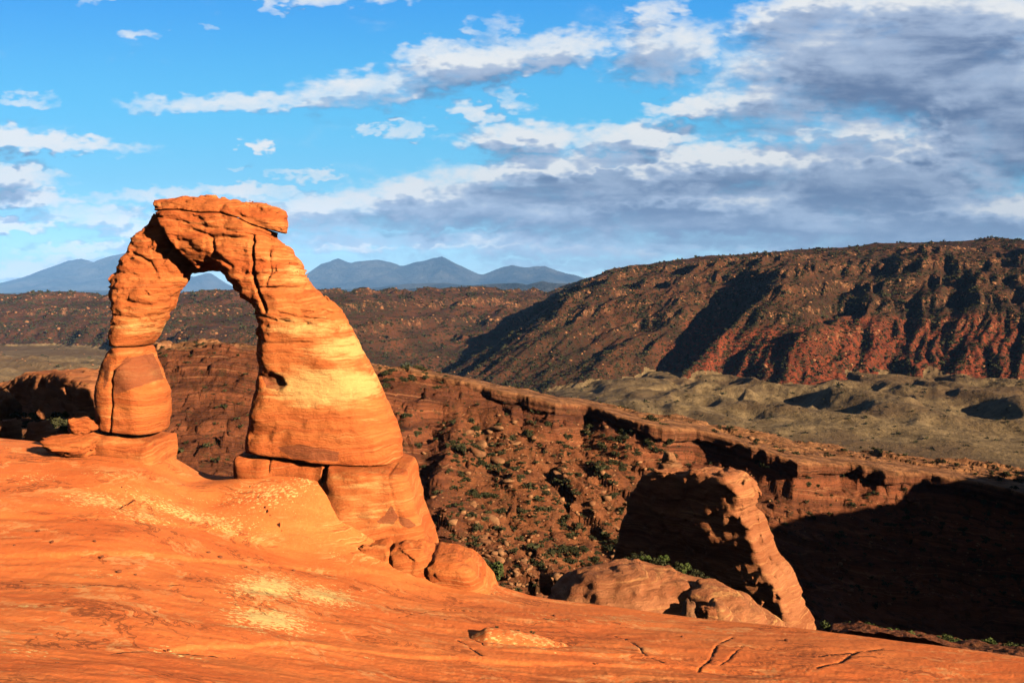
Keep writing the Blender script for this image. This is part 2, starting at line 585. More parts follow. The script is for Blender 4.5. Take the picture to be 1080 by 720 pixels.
def mat_canyon():
    m, t, b = new_mat("canyon sandstone")
    p = t.pos()
    q = t.attr("strata")
    scree = t.attr("scree")
    x, y, z = t.sep(p)
    wv = t.math('MULTIPLY', t.noise(p, .09, 4, .6), 1.6)
    qq = t.math('ADD', q, wv)
    band = t.noise(t.xyz(t.math('MULTIPLY', x, .015), t.math('MULTIPLY', y, .01), t.math('MULTIPLY', qq, .75)), 1, 8, .72)
    lines = t.noise(t.xyz(t.math('MULTIPLY', x, .05), t.math('MULTIPLY', y, .03), t.math('MULTIPLY', qq, 3.4)), 1, 5, .65, .4)
    c = t.mix(t.rng(band, .36, .64), (.105, .036, .020), (.27, .085, .038))
    c = t.mix(t.math('MULTIPLY', t.rng(lines, .54, .70), .75), c, (.40, .17, .08))
    c = t.mix(t.math('MULTIPLY', t.rng(lines, .47, .32), .85), c, (.05, .022, .014))
    soil = t.mix(t.rng(t.noise(p, .35, 6, .65), .35, .68), (.135, .050, .022), (.36, .130, .050))
    c = t.mix(t.math('MULTIPLY', scree, .85), c, soil)
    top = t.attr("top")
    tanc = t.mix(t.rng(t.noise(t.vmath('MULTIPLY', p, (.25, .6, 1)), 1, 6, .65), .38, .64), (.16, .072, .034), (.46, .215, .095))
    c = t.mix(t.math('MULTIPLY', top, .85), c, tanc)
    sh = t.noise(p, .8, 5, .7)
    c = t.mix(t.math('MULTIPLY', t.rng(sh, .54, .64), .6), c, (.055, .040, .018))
    t.put(b.inputs['Base Color'], c)
    h = t.math('ADD', t.noise(p, .9, 8, .68, .4), t.math('MULTIPLY', lines, .6))
    t.put(b.inputs['Normal'], t.bump(h, .9, .8))
    return m


def mat_valley():
    m, t, b = new_mat("valley soils")
    p = t.pos()
    red = t.attr("red"); clay = t.attr("clay"); ledge = t.attr("ledge")
    n = t.noise(t.vmath('MULTIPLY', p, (.012, .012, .03)), 1, 7, .65)
    n2 = t.noise(p, .09, 6, .7)
    c = t.mix(t.rng(n, .35, .66), (.042, .020, .011), (.115, .044, .021))
    rc = t.mix(t.rng(n2, .35, .65), (.095, .024, .012), (.250, .055, .024))
    c = t.mix(t.rng(t.math('ADD', red, t.math('MULTIPLY', t.math('SUBTRACT', n, .5), 1.2)), .35, .75), c, rc)
    gc = t.mix(t.rng(n2, .32, .68), (.125, .085, .042), (.300, .212, .112))
    g2 = t.mix(t.rng(t.noise(t.vmath('MULTIPLY', p, (.006, .012, .03)), 1, 5, .6), .42, .6), gc, (.15, .095, .05))
    c = t.mix(t.rng(t.math('ADD', clay, t.math('MULTIPLY', t.math('SUBTRACT', n2, .5), .7)), .35, .65), c, g2)
    c = t.mix(t.math('MULTIPLY', ledge, t.rng(n2, .5, .66)), c, (.30, .14, .07))
    c = t.mix(t.math('MULTIPLY', t.rng(t.noise(p, .17, 4, .7), .50, .60), t.rng(clay, .6, .2, .15, .75)), c, (.040, .034, .017))
    t.put(b.inputs['Base Color'], c)
    t.put(b.inputs['Normal'], t.bump(t.noise(p, .10, 8, .7), .8, 6.0))
    return m


def mat_plain(name, a, c2, scale, bump=0.0, bd=1.0):
    m, t, b = new_mat(name)
    p = t.pos()
    t.put(b.inputs['Base Color'], t.mix(t.rng(t.noise(p, scale, 6, .62), .35, .65), a, c2))
    if bump: t.put(b.inputs['Normal'], t.bump(t.noise(p, scale * 3, 6, .65), bump, bd))
    return m


def mat_boulder(name, a, c2, varn=(.16, .065, .035)):
    m, t, b = new_mat(name)
    p = t.pos()
    oi = t.new('ShaderNodeObjectInfo').outputs['Random']
    c = t.mix(t.rng(t.noise(t.vmath('MULTIPLY', p, (.5, .5, 1.8)), 1, 6, .65), .35, .65), a, c2)
    c = t.mix(t.math('MULTIPLY', t.rng(t.noise(p, 1.3, 5, .6), .55, .7), .55), c, varn)
    c = t.mix(t.math('MULTIPLY', oi, .35), c, varn)
    t.put(b.inputs['Base Color'], c)
    t.put(b.inputs['Normal'], t.bump(t.noise(t.vmath('MULTIPLY', p, (1, 1, 2.4)), 2.0, 7, .65), .8, .25))
    return m


def mat_leaf(name, a, c2):
    m, t, b = new_mat(name)
    p = t.pos()
    oi = t.new('ShaderNodeObjectInfo').outputs['Random']
    c = t.mix(t.rng(t.noise(p, 1.7, 4, .6), .35, .65), a, c2)
    c = t.mix(t.math('MULTIPLY', oi, .4), c, (.085, .080, .040))
    t.put(b.inputs['Base Color'], c)
    return m


M_SLICK = mat_slickrock()
M_ARCH = mat_arch("arch sandstone", (.56, .126, .035), (.73, .222, .064))
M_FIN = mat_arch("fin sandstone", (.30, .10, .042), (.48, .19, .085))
M_CANYON = mat_canyon()
M_VALLEY = mat_valley()
M_PLAIN = mat_plain("far plain soil", (.16, .09, .055), (.26, .16, .10), .004)
M_MOUNT = mat_plain("mountain rock and forest", (.010, .015, .018), (.11, .11, .105), .0009, .9, 500)
M_BOULD = mat_boulder("scree boulder", (.24, .10, .048), (.42, .21, .10), (.10, .042, .024))
M_LEAF = mat_leaf("scrub leaves", (.034, .037, .016), (.070, .070, .030))
M_LEAFG = mat_leaf("green leaves", (.055, .085, .022), (.12, .15, .04))
M_STEM = mat_plain("scrub wood", (.09, .06, .04), (.16, .11, .07), 3.0)
M_PALECLIFF = mat_plain("pale cliff", (.50, .42, .34), (.65, .56, .46), .01)

# ------------------------------------------------------------------ foreground slickrock bowl
EDGE = [(-500, 452, 54), (-250, 458, 52), (0, 462, 50), (60, 469, 49), (100, 473, 48.6), (168, 474, 48.6), (190, 486, 49.6), (215, 501, 50.5), (240, 508, 50.2), (262, 505, 49),
        (340, 512, 49), (420, 550, 47.5), (452, 584, 43.6), (480, 602, 42.5), (520, 617, 41.5), (560, 630, 40), (640, 641, 38.6), (740, 655, 36.6),
        (865, 668, 34), (960, 681, 32), (1080, 697, 30), (1250, 722, 27.5), (1500, 765, 24)]
EP = np.array([P(*e) for e in EDGE])
EU = EP[:, 0] / EP[:, 1]
ctrl = [tuple(q) for q in EP]
for (px, py, Y) in [
    (0, 720, 17.5), (-300, 720, 16), (270, 720, 20.5), (540, 720, 24), (800, 720, 26), (1080, 720, 27.5),
    (0, 650, 23.5), (0, 600, 29), (0, 540, 35.5), (0, 500, 41), (60, 500, 41.5),
    (140, 480, 46.5), (140, 500, 42.3), (140, 560, 34), (140, 640, 25.5),
    (230, 530, 42.5), (200, 510, 45), (262, 499, 44.6), (300, 501, 44.3), (335, 505, 43.8), (345, 512, 43.3), (290, 535, 41.6), (328, 535, 41.8), (340, 560, 40.8), (380, 575, 40.6), (300, 568, 40.0), (300, 590, 37.5), (300, 640, 29.5),
    (400, 600, 39), (400, 640, 32.5), (460, 625, 38), (540, 640, 36.5), (540, 665, 31.5), (640, 660, 34), (640, 690, 28.8), (800, 680, 31.5), (800, 700, 28.6), (950, 700, 29.2),
]:
    ctrl.append(tuple(P(px, py, Y)))
ctrl += [(-10, 4, -4.4), (0, 5, -4.6), (9, 5, -5.4), (-3, 10, -6.2), (12, 14, -9.4), (-22, 6, -3.5), (24, 10, -8.5), (34, 16, -10.5)]
ctrl = np.array(ctrl)
fg_z = rbf_fit(ctrl[:, :2], ctrl[:, 2], .002)

cols = np.linspace(-420, 1420, 1240)
u = (cols - 540) / FPX
Ye = np.interp(u, EU, EP[:, 1])
NR1, NR2 = 430, 70
s1 = np.linspace(0, 1, NR1)[:, None]
inv = (1 / 7.0) * (1 - s1) + (1 / Ye[None]) * s1        # even spacing on the picture
s1b = np.linspace(0, 1, NR1)[:, None]
YY1 = .55 * (1 / inv) + .45 * (7.0 + (Ye[None] - 7.0) * s1b)
ext = np.linspace(0, 1, NR2 + 1)[1:, None] ** 1.8 * 26.0
YY2 = Ye[None] + ext
FY = np.concatenate([YY1, YY2]); FX = FY * u[None]
over = np.maximum(FY - Ye[None], 0)
FYc = FY - over
FZ = fg_z(FYc * u[None], FYc)
FZ -= np.where(over < 2.2, .30 * over ** 2, 1.452 + 1.32 * (over - 2.2))
n_edge = np.clip((Ye[None] - FY) / 6.0, 0, 1)
amp = .35 + .65 * n_edge
sw = fbm(FX * .16, FY * .34, 0, 3, 3)
FZ += amp * .20 * sw
sk = FY + FX * .05 + 1.6 * fbm(FX * .12, FY * .12, 5, 3, 11)
led = fbm(FX * .05, sk * .75, 9, 4, 21, .6)
FZ += amp * .085 * np.round(led * 6 + .35 * fbm(FX * .9, FY * .9, 2, 2, 5)) / 6
FZ += amp * .045 * fbm(FX * .8, FY * 1.7, 1, 4, 31)
FZ += amp * .014 * fbm(FX * 3.1, FY * 4.6, 3, 3, 37, ridged=True)


def fgP(px, py):
    """point of the foreground surface seen at a pixel"""
    lo, hi = 8.0, 60.0
    ue = (px - 540) / FPX
    best = None
    for Y in np.linspace(10, np.interp(ue, EU, EP[:, 1]), 400):
        q = P(px, py, Y)
        if fg_z(q[0], q[1]) >= q[2]:
            best = q
            break
    if best is None:
        Y = np.interp(ue, EU, EP[:, 1]); best = P(px, py, Y)
    best[2] = fg_z(best[0], best[1])
    return best


def fg_line(pts):
    return [fgP(*p)[:2] for p in pts]


CRK = np.zeros_like(FZ)                         # painted dark of the joints: crack shade, with soil and lichen


def carve(pts, depth, width):
    global FZ
    l = fg_line(pts)
    l = np.array(l)
    a, b = l.min(0) - 1.5, l.max(0) + 1.5
    m = (FX > a[0]) & (FX < b[0]) & (FY > a[1]) & (FY < b[1])
    wob = .16 * fbm(FX[m] * 1.6, FY[m] * 1.6, 0, 4, 41)
    d = poly_dist(FX[m] + wob, FY[m] + wob, l, False)
    brk = .25 + .75 * ss(fbm(FX[m] * 1.4, FY[m] * 1.4, 3, 3, 42), -.45, .15)
    FZ[m] -= .16 * depth * np.exp(-(d / (width * .6)) ** 2) * brk
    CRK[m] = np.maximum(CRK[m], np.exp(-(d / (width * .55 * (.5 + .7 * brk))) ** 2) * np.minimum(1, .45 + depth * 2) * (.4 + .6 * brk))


def step(pts, h, soft=.10, fade=3.0):
    """a ledge: the camera side of the line drops by h and fades out"""
    global FZ
    l = np.array(fg_line(pts))
    xs = l[:, 0]; o = np.argsort(xs)
    yy = np.interp(FX, xs[o], l[o, 1]) + .25 * fbm(FX * .7, FX * 0, 4, 3, 43)
    d = yy - FY
    ends = ss(FX, xs.min() - .5, xs.min() + 2.5) * (1 - ss(FX, xs.max() - 2.5, xs.max() + .5))
    FZ -= h * ends * ss(d, -soft, soft) * np.exp(-np.maximum(d, 0) / fade)


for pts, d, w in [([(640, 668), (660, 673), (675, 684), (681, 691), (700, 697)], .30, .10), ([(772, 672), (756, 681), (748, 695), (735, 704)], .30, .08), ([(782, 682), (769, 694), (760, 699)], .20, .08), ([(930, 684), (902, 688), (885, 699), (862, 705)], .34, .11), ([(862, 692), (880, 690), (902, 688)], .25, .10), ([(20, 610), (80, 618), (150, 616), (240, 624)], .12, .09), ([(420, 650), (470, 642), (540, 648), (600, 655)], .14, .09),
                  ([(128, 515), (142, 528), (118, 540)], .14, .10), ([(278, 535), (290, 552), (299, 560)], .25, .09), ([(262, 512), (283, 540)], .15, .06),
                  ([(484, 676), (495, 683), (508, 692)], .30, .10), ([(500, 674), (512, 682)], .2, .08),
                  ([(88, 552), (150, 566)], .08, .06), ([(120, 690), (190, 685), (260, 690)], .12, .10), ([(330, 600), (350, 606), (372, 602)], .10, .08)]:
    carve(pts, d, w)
step([(-60, 540), (40, 545), (150, 549), (250, 556), (330, 560)], .10)
step([(-60, 582), (60, 586), (140, 582), (210, 590), (300, 596), (420, 606)], .09, .06, 2.0)
step([(100, 688), (200, 682), (320, 680), (480, 694), (700, 700), (900, 712)], .07, .10, 2.5)
step([(470, 682), (560, 688), (680, 692), (820, 700)], .06, .08, 2.0)


def blob_mask(X, Y, items):
    out = np.zeros_like(X)
    for (px, py, rx, ry, a) in items:
        c = fgP(px, py)
        q = fgP(px + rx, py); w = abs(q[0] - c[0])
        q = fgP(px, py + ry); e = abs(q[1] - c[1])
        out = np.maximum(out, a * np.exp(-((X - c[0]) / max(w, .2)) ** 2 - ((Y - c[1]) / max(e, .2)) ** 2))
    return out


pale = blob_mask(FX, FY, [(285, 620, 48, 20, 1.15), (340, 628, 50, 12, 1.0), (285, 655, 55, 13, 1.1), (250, 660, 30, 6, .7), (100, 528, 55, 9, .75), (150, 545, 60, 7, .7), (205, 545, 70, 8, .8), (280, 520, 45, 16, .62), (320, 508, 40, 10, .6),
                         (35, 505, 35, 6, .45), (110, 500, 30, 5, .5), (550, 680, 60, 6, .6), (190, 688, 40, 4, .6), (30, 640, 30, 3, .5), (660, 655, 40, 4, .4), (20, 690, 60, 5, .4), (520, 604 + 20, 30, 4, .4)])
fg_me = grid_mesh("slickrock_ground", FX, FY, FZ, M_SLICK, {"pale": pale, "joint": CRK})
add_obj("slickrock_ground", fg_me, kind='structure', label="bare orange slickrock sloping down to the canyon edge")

# ------------------------------------------------------------------ canyon beyond the rim
CU = np.array([-400, 0, 60, 110, 150, 175, 230, 300, 400, 480, 560, 640, 720, 800, 880, 960, 1080, 1400.]); CU = (CU - 540) / FPX
CPY = np.array([430, 428, 420, 396, 372, 362, 361, 370, 384, 398, 412, 426, 440, 455, 470, 480, 492, 515.])
YC, YB = 143.0, 128.0
CZ = zof(CPY, YC)
FOOT_Y = np.interp(np.array([-400, 110, 480, 560, 720, 880, 1080, 1400]), [-400, 110, 480, 560, 720, 880, 1080, 1400], [85, 85, 85, 88, 95, 100, 106, 110])
FU = (np.array([-400, 110, 480, 560, 720, 880, 1080, 1400]) - 540) / FPX
FZF = np.array([-27, -28, -29, -30.5, -34, -39, -46, -50.])
CLIFF = (np.array([-400, 250, 400, 480, 600, 720, 900, 1400]) - 540) / FPX
CLIFFH = np.array([1.2, 1.6, 1.6, 3.4, 5.6, 6.0, 6.0, 7.0])


BR = np.array([(-400, 128), (250, 130), (400, 133), (470, 134), (500, 134), (560, 130), (590, 128), (618, 133), (650, 129), (700, 126), (734, 132), (775, 128), (842, 120), (890, 128), (930, 126), (985, 129), (1080, 123), (1400, 124)])
BRU, BRY = (BR[:, 0] - 540) / FPX, BR[:, 1]


def canyon_height(X, Y, detail=True):
    uu = X / Y
    uw = uu + .02 * fbm(X * .03, Y * .03, 0, 3, 51)
    zc = np.interp(uw, CU, CZ)
    yf = np.interp(uw, FU, FOOT_Y); zf = np.interp(uw, FU, FZF)
    hc = np.interp(uw, CLIFF, CLIFFH) * (.75 + .5 * fbm(X * .05, Y * .02, 8, 3, 58))
    yb = np.interp(uu + .012 * fbm(X * .06, Y * .06, 1, 3, 56), BRU, BRY) + 4.5 * fbm(X * .06, Y * .04, 3, 4, 53, .55) + 1.0 * fbm(X * .35, Y * .3, 3, 3, 55)
    s = np.clip((Y - yf) / (yb - yf), 0, 1)
    wall = zf + (zc - hc - zf) * (s ** .92)
    # stepped ledges that run parallel with the crest
    qd = wall - zc
    for per, a, sd in ((5.2, .9, 60), (2.6, .9, 61), (1.1, .6, 63)):
        ph = qd / per + .5 * fbm(X * .05, Y * .05, sd, 3, sd)
        fr = ph - np.floor(ph)
        wall = wall + a * per * .30 * (ss(fr, .0, .30) - fr)
    cl = ss(Y - yb + .8 * fbm(X * .2, Y * .2, 6, 3, 57), -1.6, 2.2)
    z = wall + (zc - wall) * cl * 1.0
    beyond = np.maximum(Y - YC, 0)
    z = z - .32 * beyond - .0035 * beyond ** 2
    # small bench of broken rock left of the arch
    wl = 1 - ss(uu, pxs(112), pxs(165))
    bench = -10.9 + .035 * (X + 40) - .25 * np.maximum(Y - 88, 0) + .5 * fbm(X * .12, Y * .12, 0, 3, 71)
    z = z * (1 - wl) + bench * wl
    scree = ss(uu, pxs(440), pxs(520)) * (1 - ss(uu, pxs(640), pxs(740)) * .6) * (1 - ss(s, .80, .97))
    scree = np.clip(scree * .68 + .55 * fbm((X + .4 * Y) * .07, Y * .02, 1, 4, 73), 0, 1) * (1 - wl)
    top = ss(Y - yb, .2, 2.0) * (1 - wl) + .7 * wl
    if detail:
        z = z + (.25 + .55 * scree + .5 * top) * fbm(X * .14, Y * .14, 0, 5, 75, .55)
        z = z + .40 * (.2 + scree) * fbm(X * .9, Y * .9, 0, 3, 77)
        z = z + (1 - .6 * top) * (1 - wl) * (1.3 * facet(X, Y * 1.0, qd * 1.6 + .2 * X, 6.5, 91) + .6 * facet(X, Y, qd * 1.5, 2.6, 92))
        tq = zc - z
        z = z + top * .55 * np.round(2.2 * fbm(X * .045, Y * .16, 4, 3, 79)) / 2.2
        z = z + (1 - top) * (1 - scree) * .25 * fbm(X * .05, Y * .05, (wall - zc) * 1.3, 4, 81)
        # chute of pale debris on the smooth wall
        a, b_ = P(462, 448, 122), P(424, 545, 92)
        d = poly_dist(X + 1.2 * fbm(X * .2, Y * .2, 0, 3, 83), Y, [a[:2], b_[:2]], False)
        z = z - 1.7 * np.exp(-(d / 2.0) ** 2) + .8 * np.exp(-((d - 3.2) / 1.2) ** 2)
        # gullies through the scree
        z = z - scree * 1.3 * ss(fbm((X + .45 * Y) * .10, Y * .015, 7, 3, 85, ridged=True), .25, .9)
    # sloping terrace just below the slickrock edge on the right
    t2 = -23.4 - 7.1 * (uu - pxs(870)) - .42 * (Y - 56) + 1.3 * fbm(X * .16, Y * .16, 2, 5, 90, .6)
    m2 = ss(uu, pxs(858), pxs(885)) * (1 - ss(Y, 70, 84))
    z = np.where(m2 > 0, np.maximum(z, t2 - 14 * (1 - m2)), z)
    # the wash between rim and scree is deeper
    z = z - 5 * (1 - ss(Y, 74, 88)) * (1 - m2) * ss(uu, pxs(420), pxs(460))
    # off-frame shoulder of the bowl on the right, raised to shade the canyon
    sh = ss(uu + .07 * fbm(X * .04, Y * .04, 1, 4, 86), 1.03, 1.20) * ss(Y, 50, 62) * (1 - ss(Y, 112, 135))
    z = z * (1 - sh) + sh * (-10.2 - .03 * (Y - 60) + 4 * fbm(X * .05, Y * .05, 2, 3, 87) + 1.8 * fbm(X * .16, Y * .16, 2, 3, 88) + 2.0 * facet(X, Y, 0 * X, 9.0, 89))
    return z, zc, scree, top


def rim_line(uu):
    """where the canyon wall meets the rim"""
    y = np.interp(uu, BRU, BRY)
    for _ in range(3):
        x = uu * y
        y = np.interp(uu + .012 * fbm(x * .06, y * .06, 1, 3, 56), BRU, BRY) + 4.5 * fbm(x * .06, y * .04, 3, 4, 53, .55) + 1.0 * fbm(x * .35, y * .3, 3, 3, 55)
    return y


cc = np.r_[np.linspace(-260, 1200, 1060), np.linspace(1204, 1980, 190)]; cu = (cc - 540) / FPX
r1 = 1 / np.linspace(1 / 46.0, 1 / 160.0, 620)
r2 = np.linspace(160, 330, 90)[1:]
rows = np.r_[r1, r2][:, None]
KY = np.repeat(rows, len(cu), 1); KX = KY * cu[None]
KZ, kzc, kscree, ktop = canyon_height(KX, KY)
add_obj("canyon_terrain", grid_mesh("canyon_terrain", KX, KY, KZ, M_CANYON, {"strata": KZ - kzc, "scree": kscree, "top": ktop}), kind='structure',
        label="reddish layered canyon slope with a pale ledgy rim behind the arch")


# the caprock of the rim juts out over the wall in thick worn beds
lu = (np.linspace(430, 1240, 1500) - 540) / FPX
ly = rim_line(lu); ltop = np.interp(lu, CU, CZ)
jut = 2.0 + 2.8 * fbm(lu * 11, 0 * lu, 1, 3, 161, .45) + .35 * fbm(lu * 60, 0 * lu, 1, 3, 163)
jut = np.maximum(jut, .3) * ss(lu, pxs(440), pxs(520))
thk = 1.7 + .8 * fbm(lu * 14, 0 * lu, 4, 3, 165)
prof_ = [(7, .25, 0), (5, .35, 0), (3, .38, 0), (1.5, .36, -.2), (.5, .32, -.5), (0, .28, -.8), (0, .16, -.95), (0, .0, -1.0), (0, -.2, -1.02), (0, -.40, -.93), (0, -.52, -1.0), (0, -.70, -.95), (0, -.88, -.82), (0, -1.0, -.55), (0, -1.06, -.2), (1, -1.1, 0), (3, -1.4, 0)]
LX, LY, LZ = [], [], []
for k_, (dy_, dz_, jf) in enumerate(prof_):
    y_ = ly + 1.2 + dy_ + jf * jut
    x_ = lu * (ly + 1.2)
    w_ = .5 * fbm(x_ * .22, y_ * .22, dz_ * 2.0 + 0 * x_, 4, 167)
    LX.append(x_); LY.append(y_ + w_); LZ.append(ltop + dz_ * thk + .3 * fbm(x_ * .12, y_ * .12, 0, 3, 169) + .25 * w_)
LX, LY, LZ = np.array(LX), np.array(LY), np.array(LZ)
add_obj("rim_ledge", grid_mesh("rim_ledge", LX, LY, LZ, M_CANYON, {"strata": LZ - ltop[None] - 1, "scree": 0 * LZ, "top": np.repeat(np.array([1, 1, 1, 1, 1, .9, .7, .4] + [.15] * 9)[:, None], len(lu), 1)}), kind='structure',
        label="jutting caprock ledge along the far canyon rim")


def on_grid(X, Y, gx, gy, Z, colsu, rowsy):
    """bilinear lookup in a frustum grid"""
    uu = np.asarray(X) / np.asarray(Y)
    ci = np.interp(uu, colsu, np.arange(len(colsu)))
    ri = np.interp(Y, rowsy, np.arange(len(rowsy)))
    c0 = np.clip(ci.astype(int), 0, len(colsu) - 2); r0 = np.clip(ri.astype(int), 0, len(rowsy) - 2)
    a, b = ci - c0, ri - r0
    return (Z[r0, c0] * (1 - a) * (1 - b) + Z[r0, c0 + 1] * a * (1 - b) + Z[r0 + 1, c0] * (1 - a) * b + Z[r0 + 1, c0 + 1] * a * b)


def can_z(X, Y):
    return on_grid(np.asarray(X, float), np.asarray(Y, float), KX, KY, KZ, cu, rows[:, 0])


def visible_hits(px, py, Zg, colsu, rowsy, zfun):
    """first crossing of pixel rays with a frustum grid surface"""
    out = []
    uu = (px - 540) / FPX
    ci = np.clip(np.searchsorted(colsu, uu), 0, len(colsu) - 1)
    prof = Zg[:, ci]                                  # rows x n
    ray = np.stack([zof(p, rowsy) for p in py], 1)
    hit = prof >= ray
    first = hit.argmax(0)
    ok = hit.any(0) & (first > 0)
    y = rowsy[first]
    return uu * y, y, prof[first, np.arange(len(px))], ok


# ------------------------------------------------------------------ valley, hill and far mesa
HXp = np.array([-420, -22, 18, 118, 153, 245, 321, 413, 474, 596, 703, 826, 1400])
HZp = np.array([-190, -112, -74, 22, 38, 55, 64, 70, 75, 83, 87, 90, 95.])


def valley_height(X, Y):
    v = -91 + 3.5 * fbm(X * .004, Y * .004, 0, 3, 101)
    uu = X / Y
    # badland mounds
    wm = ss(Y, 430, 620) * (1 - ss(Y, 800, 930)) * np.maximum(ss(uu, pxs(560), pxs(680)), 1 - ss(uu, pxs(100), pxs(170)))
    md = fbm(X * .0105 + .2 * fbm(X * .02, Y * .02, 4, 2, 103), Y * .0085, 0, 3, 105, .42, ridged=True)
    md2 = fbm(X * .022, Y * .014, 5, 4, 107, .55, ridged=True)
    mound = v + wm * (15 * ss(md, -.15, 1.0) ** 1.4 + 2.5 * ss(md2, .1, 1)) + .8 * fbm(X * .05, Y * .05, 3, 3, 109, ridged=True)
    # pale rising ground on the left
    lw = 1 - ss(uu, pxs(150), pxs(330))
    mound = mound + lw * ss(Y, 480, 1000) * 22
    # hill
    yc = 1300 + 45 * fbm(X * .004, 0 * X, 2, 3, 111)
    Xs = X - .27 * (np.minimum(Y, 1300) - 1300)
    zc = np.interp(Xs + 8 * fbm(X * .02, Y * .01, 2, 3, 112), HXp, HZp) + 3.0 * fbm(X * .018, 0 * X, 8, 4, 113)
    wx_ = 26 * fbm(X * .008, Y * .008, 6, 3, 114)
    spur = fbm((X - .72 * (Y - 1000) + wx_) * .0085, Y * .0022, 3, 4, 115, .55, ridged=True)
    spur2 = fbm((X - .60 * (Y - 1000) + .8 * wx_) * .019, Y * .005, 5, 4, 117, .55, ridged=True)
    big = np.exp(-((X - xof(815, 1050) - .25 * (Y - 1050)) / 62.0) ** 2)              # broad triangular spur
    gul = np.exp(-((X - xof(765, 1050) - .55 * (Y - 1050)) / 30.0) ** 2)
    s0 = np.clip((yc - Y) / 520.0, 0, 1.6)
    bell = ss(s0, .06, .40) * (1 - ss(s0, .95, 1.35))
    off = bell * (72 * spur + 58 * spur2 + 75 * big - 60 * gul)
    s = (yc - Y - off) / 520.0
    prof = np.where(s < 0, -.02 * s, np.where(s < .18, s * .75, .135 + (s - .18) * (1.0 - .135) / .82))
    hill = zc - (zc + 104) * prof
    hill = np.where(s < 0, zc + 20 * s * .3, hill)
    # terraces of harder beds
    qh = hill - zc
    fr = qh / 24 + .4 * fbm(X * .008, Y * .008, 3, 3, 119)
    fr = fr - np.floor(fr)
    hill = hill + ss(hill, -70, 20) * 8.0 * (ss(fr, 0, .25) - fr)
    hill = hill + (1.6 * fbm(X * .05, Y * .05, 1, 4, 121) + 3.0 * fbm(X * .016, Y * .016, 6, 3, 123)) * (zc > -60)
    # mesa on the left and behind
    mz = np.interp(uu, pxs(np.array([-400, 0, 60, 110, 200, 300, 360, 430, 520, 620, 1400])), np.array([-10, -8, -5, -7, -1, -2, 1, 5, 6, 6, 6.])) + 1.5 * fbm(X * .01, Y * .002, 4, 4, 143)
    ycm = np.interp(uu, pxs(np.array([-400, 60, 300, 420, 620, 1400])), np.array([1700, 1700, 1500, 1750, 2300, 2300])) + 60 * fbm(X * .0022, 0 * X, 5, 3, 131)
    yfm = np.interp(uu, pxs(np.array([-400, 60, 200, 330, 520, 640, 1400])), np.array([1150, 1150, 880, 900, 1150, 1250, 1250]))
    sm = (ycm - Y) / (ycm - yfm)
    sp = fbm((X - .45 * Y + 25 * fbm(X * .01, Y * .01, 6, 3, 144)) * .0062, Y * .0013, 9, 4, 133, .55, ridged=True)
    bm = ss(sm, .03, .35) * (1 - ss(sm, .9, 1.3))
    sp = sp + .5 * fbm((X - .45 * Y) * .011, Y * .002, 2, 3, 141, .5, ridged=True)
    sm2 = sm - bm * .44 * sp
    pm = np.where(sm2 < 0, 0, np.where(sm2 < .5, sm2 * .85, .425 + (sm2 - .5) * 1.15))
    mesa = mz - (mz + 84) * pm + 20 * bm * (fbm((X - .5 * Y) * .0052, (X + Y) * .0022, 3, 4, 146, .5, ridged=True) - .45) + 3.0 * fbm(X * .012, Y * .006, 1, 4, 135) + 1.2 * fbm(X * .05, Y * .03, 1, 3, 137)
    frm = (mesa - mz) / 26 + .3 * fbm(X * .005, Y * .004, 3, 3, 139)
    frm = frm - np.floor(frm)
    mesa = mesa + (mesa > -60) * 7.0 * (ss(frm, 0, .3) - frm)
    z = np.maximum(np.maximum(mound, hill), mesa)
    cm = np.maximum(ss(uu, pxs(545), pxs(640)), 1 - ss(uu, pxs(110), pxs(170)))
    clay = cm * np.where((mound >= np.maximum(hill, mesa) - 3), 1.0, 0.0) * (.75 + .25 * ss(md, 0, .8)) + .25 * ss(-s, -1.05, -.85) * (hill > mesa)
    red = np.where((hill >= mound) & (hill > mesa), ss(s, .45, .70) * (1 - ss(s, .98, 1.1)), 0) * ss(uu, pxs(640), pxs(740)) * (.75 + .5 * fbm(X * .01, Y * .006, 3, 3, 145)) + .25 * (mesa > np.maximum(mound, hill)) * ss(sm, .35, .6)
    ledge = np.where(z > -45, 1.0, 0) * (ss(fr, 0, .15) * (1 - ss(fr, .3, .5)) * (hill >= mesa) + ss(frm, 0, .15) * (1 - ss(frm, .3, .5)) * (mesa > hill))
    kind = np.where(mound >= np.maximum(hill, mesa), 0, np.where(hill >= mesa, 1, 2))
    return z, clay, red, ledge, kind


vc = np.linspace(-220, 1420, 1150); vu = (vc - 540) / FPX
vr = np.r_[1 / np.linspace(1 / 300.0, 1 / 620.0, 110), np.linspace(620, 1500, 420)[1:], np.linspace(1500, 2600, 170)[1:]][:, None]
VY = np.repeat(vr, len(vu), 1); VX = VY * vu[None]
VZ, vclay, vred, vledge, vkind = valley_height(VX, VY)
full_f = grid_faces(*VX.shape)
vv_ = np.stack([VX, VY, VZ], -1).reshape(-1, 3)
kf = vkind.ravel()[full_f[:, 0]]


def submesh(name, sel, lab):
    f = full_f[sel]
    ids = np.unique(f)
    remap = np.full(len(vv_), -1, np.int64); remap[ids] = np.arange(len(ids))
    me = make_mesh(name, vv_[ids], remap[f], M_VALLEY, {"clay": vclay.ravel()[ids], "red": vred.ravel()[ids], "ledge": vledge.ravel()[ids]})
    add_obj(name, me, kind='structure', label=lab)


submesh("valley_terrain", kf == 0, "grey green badland mounds on the valley floor below the red hill")
submesh("hill_terrain", kf == 1, "dark scrub covered red hill rising on the right")
submesh("mesa_terrain", kf == 2, "long flat topped brown mesa behind the arch")

